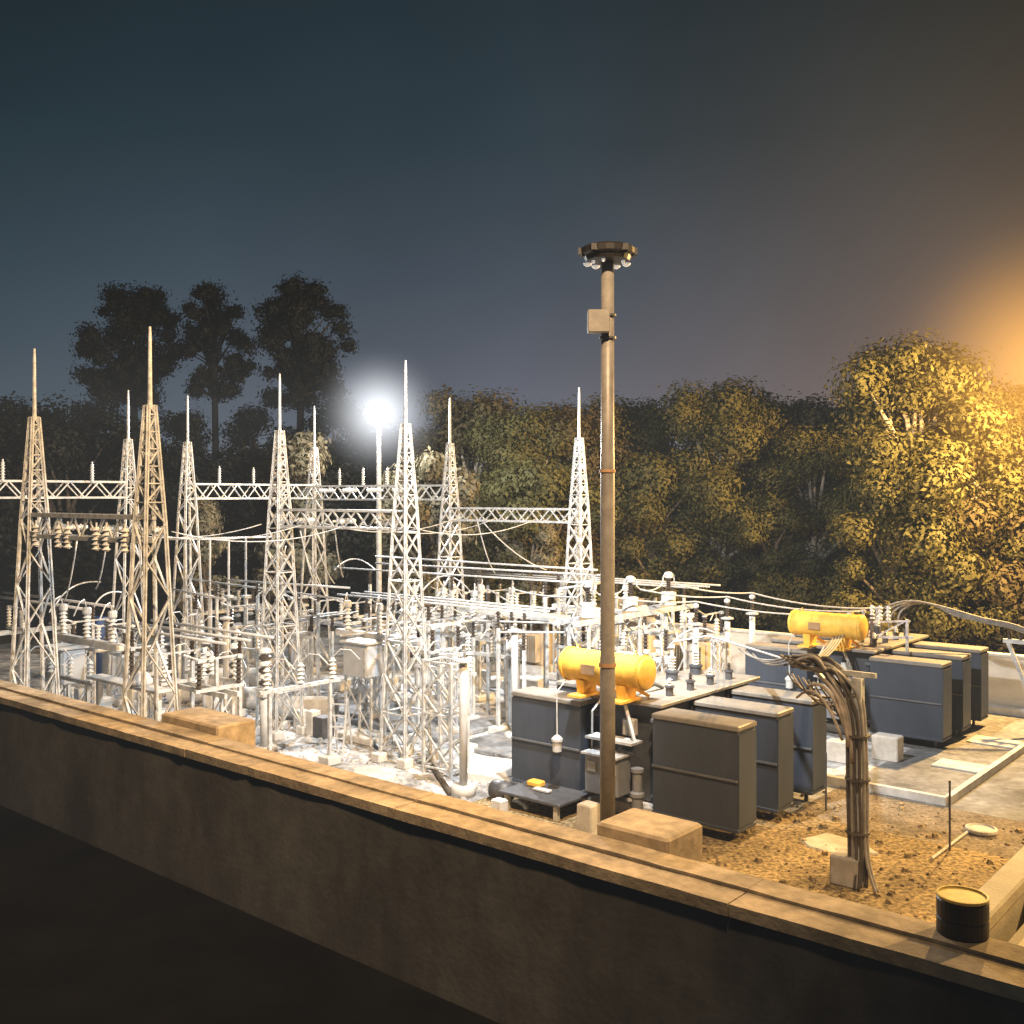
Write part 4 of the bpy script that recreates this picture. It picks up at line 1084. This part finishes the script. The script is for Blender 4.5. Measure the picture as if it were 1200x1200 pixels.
for a in (('g2',552,62,452,'olive tree just right of the white tower beside the glowing lamp',12),
          ('g1',612,58,478,'green tree filling the gap above the mast side lattice beam',14),
          ('g2',668,60,462,'olive tree right behind the tower closest to the lamp mast',12),
          ('g3',640,52,540,'low green tree under the mast side lattice beam',9),
          ('g1',736,64,466,'green tree immediately right of the lamp mast pole',14),
          ('g1',842,60,447,'broad tree with pale bare branches showing in the middle of the tree line',14),
          ('g3',765,59,535,'low rounded tree between the mast and the bare branched tree',9),
          ('g2',925,62,458,'dark olive tree behind the bright green pointed one',12),
          ('g3',905,56,575,'low green bush tree below the bare branched tree',9),
          ('g1',955,57,500,'bright green pointed tree right of the bare branched tree',14),
          ('g1',1075,52,398,'tallest tree glowing orange at its top near the right edge',14),
          ('g3',1045,50,556,'low green tree hanging in front of the tallest glowing tree',9),
          ('g2',1170,52,440,'tree beside the orange street lamp at the right edge',12),
          ('g2',1015,60,450,'tree half hidden left of the tallest glowing tree',12),
          ('g3',1150,51,585,'low dim tree above the rear radiators at the right',9)):
    tree(a[0],a[1],a[2],a[3],a[4],a[5],rg,random.Random(a[1]).random()*6.28,1.0)
tree('g2',1262,52,430,'broad tree cut by the right edge beyond the orange lamp',12,rg,2.1,1.1)
dg = 'dark trees behind the left towers'
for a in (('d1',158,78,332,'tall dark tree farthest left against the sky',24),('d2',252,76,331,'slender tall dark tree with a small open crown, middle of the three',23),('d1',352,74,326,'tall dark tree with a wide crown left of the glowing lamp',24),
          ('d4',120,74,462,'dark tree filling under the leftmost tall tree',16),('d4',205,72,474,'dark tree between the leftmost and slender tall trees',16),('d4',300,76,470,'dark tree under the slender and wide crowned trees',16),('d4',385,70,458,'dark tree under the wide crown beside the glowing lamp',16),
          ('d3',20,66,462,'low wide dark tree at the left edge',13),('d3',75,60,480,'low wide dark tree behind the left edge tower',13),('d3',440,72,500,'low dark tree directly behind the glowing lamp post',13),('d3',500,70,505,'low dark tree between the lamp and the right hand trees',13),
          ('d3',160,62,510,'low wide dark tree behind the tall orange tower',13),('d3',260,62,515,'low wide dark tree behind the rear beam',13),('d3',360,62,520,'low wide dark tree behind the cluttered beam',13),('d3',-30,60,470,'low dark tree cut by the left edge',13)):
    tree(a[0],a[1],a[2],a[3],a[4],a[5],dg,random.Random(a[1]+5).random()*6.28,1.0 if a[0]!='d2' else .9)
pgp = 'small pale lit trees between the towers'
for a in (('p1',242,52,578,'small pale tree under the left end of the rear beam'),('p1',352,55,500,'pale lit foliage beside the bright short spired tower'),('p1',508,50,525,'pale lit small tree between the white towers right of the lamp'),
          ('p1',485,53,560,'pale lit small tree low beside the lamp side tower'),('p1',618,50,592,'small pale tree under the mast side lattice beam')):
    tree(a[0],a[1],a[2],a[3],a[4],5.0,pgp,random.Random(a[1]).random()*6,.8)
hg = 'dark bushes closing off the back of the yard'
for i,(px,Y,ty,w) in enumerate(((560,62,640,'under the olive tree'),(690,62,640,'behind the lamp mast'),(800,60,645,'under the bare branched tree'),(900,58,650,'above the rear yellow tank'),(1000,55,655,'left of the arching cables'),(1110,52,650,'under the arching cables'),(1210,50,640,'at the right edge under the cables'))):
    tree('b1',px,Y,ty+20,'low dark bush %s'%w,5.5,hg,i*1.3,1.3)

m = bpy.data.materials.new('night_haze'); m.use_nodes = True; nt = m.node_tree
nt.nodes.remove(nt.nodes['Principled BSDF']); e_ = nt.nodes.new('ShaderNodeEmission'); e_.inputs[0].default_value = (1,.99,.95,1); e_.inputs[1].default_value = .00042
nt.links.new(e_.outputs[0], nt.nodes['Material Output'].inputs['Volume']); M['night_haze'] = m
o = MB().box((0,60,6.5),(300,160,17)).build('haze','night_haze'); o['kind'] = 'structure'  # self-lit volume: emission imitates lit haze and lifts the dark distance
# ------------------------------------------------------------------ world, camera
w = bpy.data.worlds.new('World'); bpy.context.scene.world = w; w.use_nodes = True
nt = w.node_tree; N = nt.nodes; L = nt.links; bg_ = N['Background']
tc = N.new('ShaderNodeTexCoord'); nrm = N.new('ShaderNodeVectorMath'); nrm.operation='NORMALIZE'; L.new(tc.outputs['Generated'],nrm.inputs[0])
sx = N.new('ShaderNodeSeparateXYZ'); L.new(nrm.outputs[0],sx.inputs[0])
rp = N.new('ShaderNodeValToRGB'); L.new(sx.outputs['Z'],rp.inputs[0])
E = rp.color_ramp.elements
E[0].position = 0; E[0].color = (.125,.135,.168,1)
E[1].position = 1; E[1].color = (.008,.012,.016,1)
for p_,c_ in ((.10,.0),(.10,(.103,.115,.145)),(.20,(.058,.078,.102)),(.32,(.026,.045,.058)),(.42,(.016,.030,.039))):
    if c_: e = E.new(p_); e.color = (*c_,1)
# darker teal to the left, warmer to the right
xr = N.new('ShaderNodeMapRange'); xr.inputs[1].default_value=-.45; xr.inputs[2].default_value=.45; L.new(sx.outputs['X'],xr.inputs[0])
tint = N.new('ShaderNodeValToRGB'); L.new(xr.outputs[0],tint.inputs[0])
T = tint.color_ramp.elements
T[0].position = 0; T[0].color = (.42,.57,.60,1); T[1].position = 1; T[1].color = (.92,.66,.46,1)
e = T.new(.5); e.color = (.98,.97,1.0,1); e = T.new(.75); e.color = (1.0,.86,.78,1)
cn = N.new('ShaderNodeTexNoise'); cn.inputs['Scale'].default_value = 3.0; cn.inputs['Detail'].default_value = 4; L.new(nrm.outputs[0],cn.inputs['Vector'])
cm = N.new('ShaderNodeMapRange'); cm.inputs[1].default_value = .3; cm.inputs[2].default_value = .7; cm.inputs[3].default_value = .86; cm.inputs[4].default_value = 1.12; L.new(cn.outputs['Fac'],cm.inputs[0])
cs = N.new('ShaderNodeVectorMath'); cs.operation='SCALE'; L.new(rp.outputs[0],cs.inputs[0]); L.new(cm.outputs[0],cs.inputs['Scale'])
mul = N.new('ShaderNodeVectorMath'); mul.operation='MULTIPLY'; L.new(cs.outputs[0],mul.inputs[0]); L.new(tint.outputs[0],mul.inputs[1])
# sodium glow in the haze, low on the right
gd = Vector(((1240-600)/F,1,(580-440)/F)).normalized()
dt = N.new('ShaderNodeVectorMath'); dt.operation='DOT_PRODUCT'; L.new(nrm.outputs[0],dt.inputs[0]); dt.inputs[1].default_value = gd
def lobe(k, amp, col):
    mx = N.new('ShaderNodeMath'); mx.operation='MAXIMUM'; mx.inputs[1].default_value=0; L.new(dt.outputs['Value'],mx.inputs[0])
    pw = N.new('ShaderNodeMath'); pw.operation='POWER'; pw.inputs[1].default_value=k; L.new(mx.outputs[0],pw.inputs[0])
    s = N.new('ShaderNodeVectorMath'); s.operation='SCALE'; s.inputs[0].default_value=tuple(c*amp for c in col); L.new(pw.outputs[0],s.inputs['Scale']); return s
l1 = lobe(260,.30,(1,.44,.05)); l2 = lobe(26,.07,(1,.50,.20))
a1 = N.new('ShaderNodeVectorMath'); a1.operation='ADD'; L.new(mul.outputs[0],a1.inputs[0]); L.new(l1.outputs[0],a1.inputs[1])
a2 = N.new('ShaderNodeVectorMath'); a2.operation='ADD'; L.new(a1.outputs[0],a2.inputs[0]); L.new(l2.outputs[0],a2.inputs[1])
L.new(a2.outputs[0],bg_.inputs[0]); bg_.inputs[1].default_value = 1.0

cam = bpy.data.cameras.new('Camera'); co = bpy.data.objects.new('Camera',cam); C.objects.link(co)
cam.sensor_width = 36; cam.lens = 36*F/1200; cam.shift_y = -20/1200; cam.clip_end = 1500; cam.clip_start = .1
co.location = (0,0,CAMZ); co.rotation_euler = (R(90),0,0)
sc = bpy.context.scene; sc.camera = co
for o in list(C.objects):
    if o.parent:
        for k in ('category','label'):
            if k in o: del o[k]
sc.render.engine = 'CYCLES'; sc.render.resolution_x = 1024; sc.render.resolution_y = 1024
sc.cycles.use_denoising = True; sc.cycles.max_bounces = 6; sc.cycles.diffuse_bounces = 3; sc.cycles.glossy_bounces = 2
sc.cycles.volume_bounces = 0; sc.cycles.sample_clamp_indirect = 4; sc.cycles.volume_step_rate = 2.0; sc.cycles.volume_max_steps = 64
sc.cycles.transparent_max_bounces = 4
sc.view_settings.view_transform = 'Standard'; sc.view_settings.look = 'None'; sc.view_settings.exposure = 0; sc.view_settings.gamma = 1
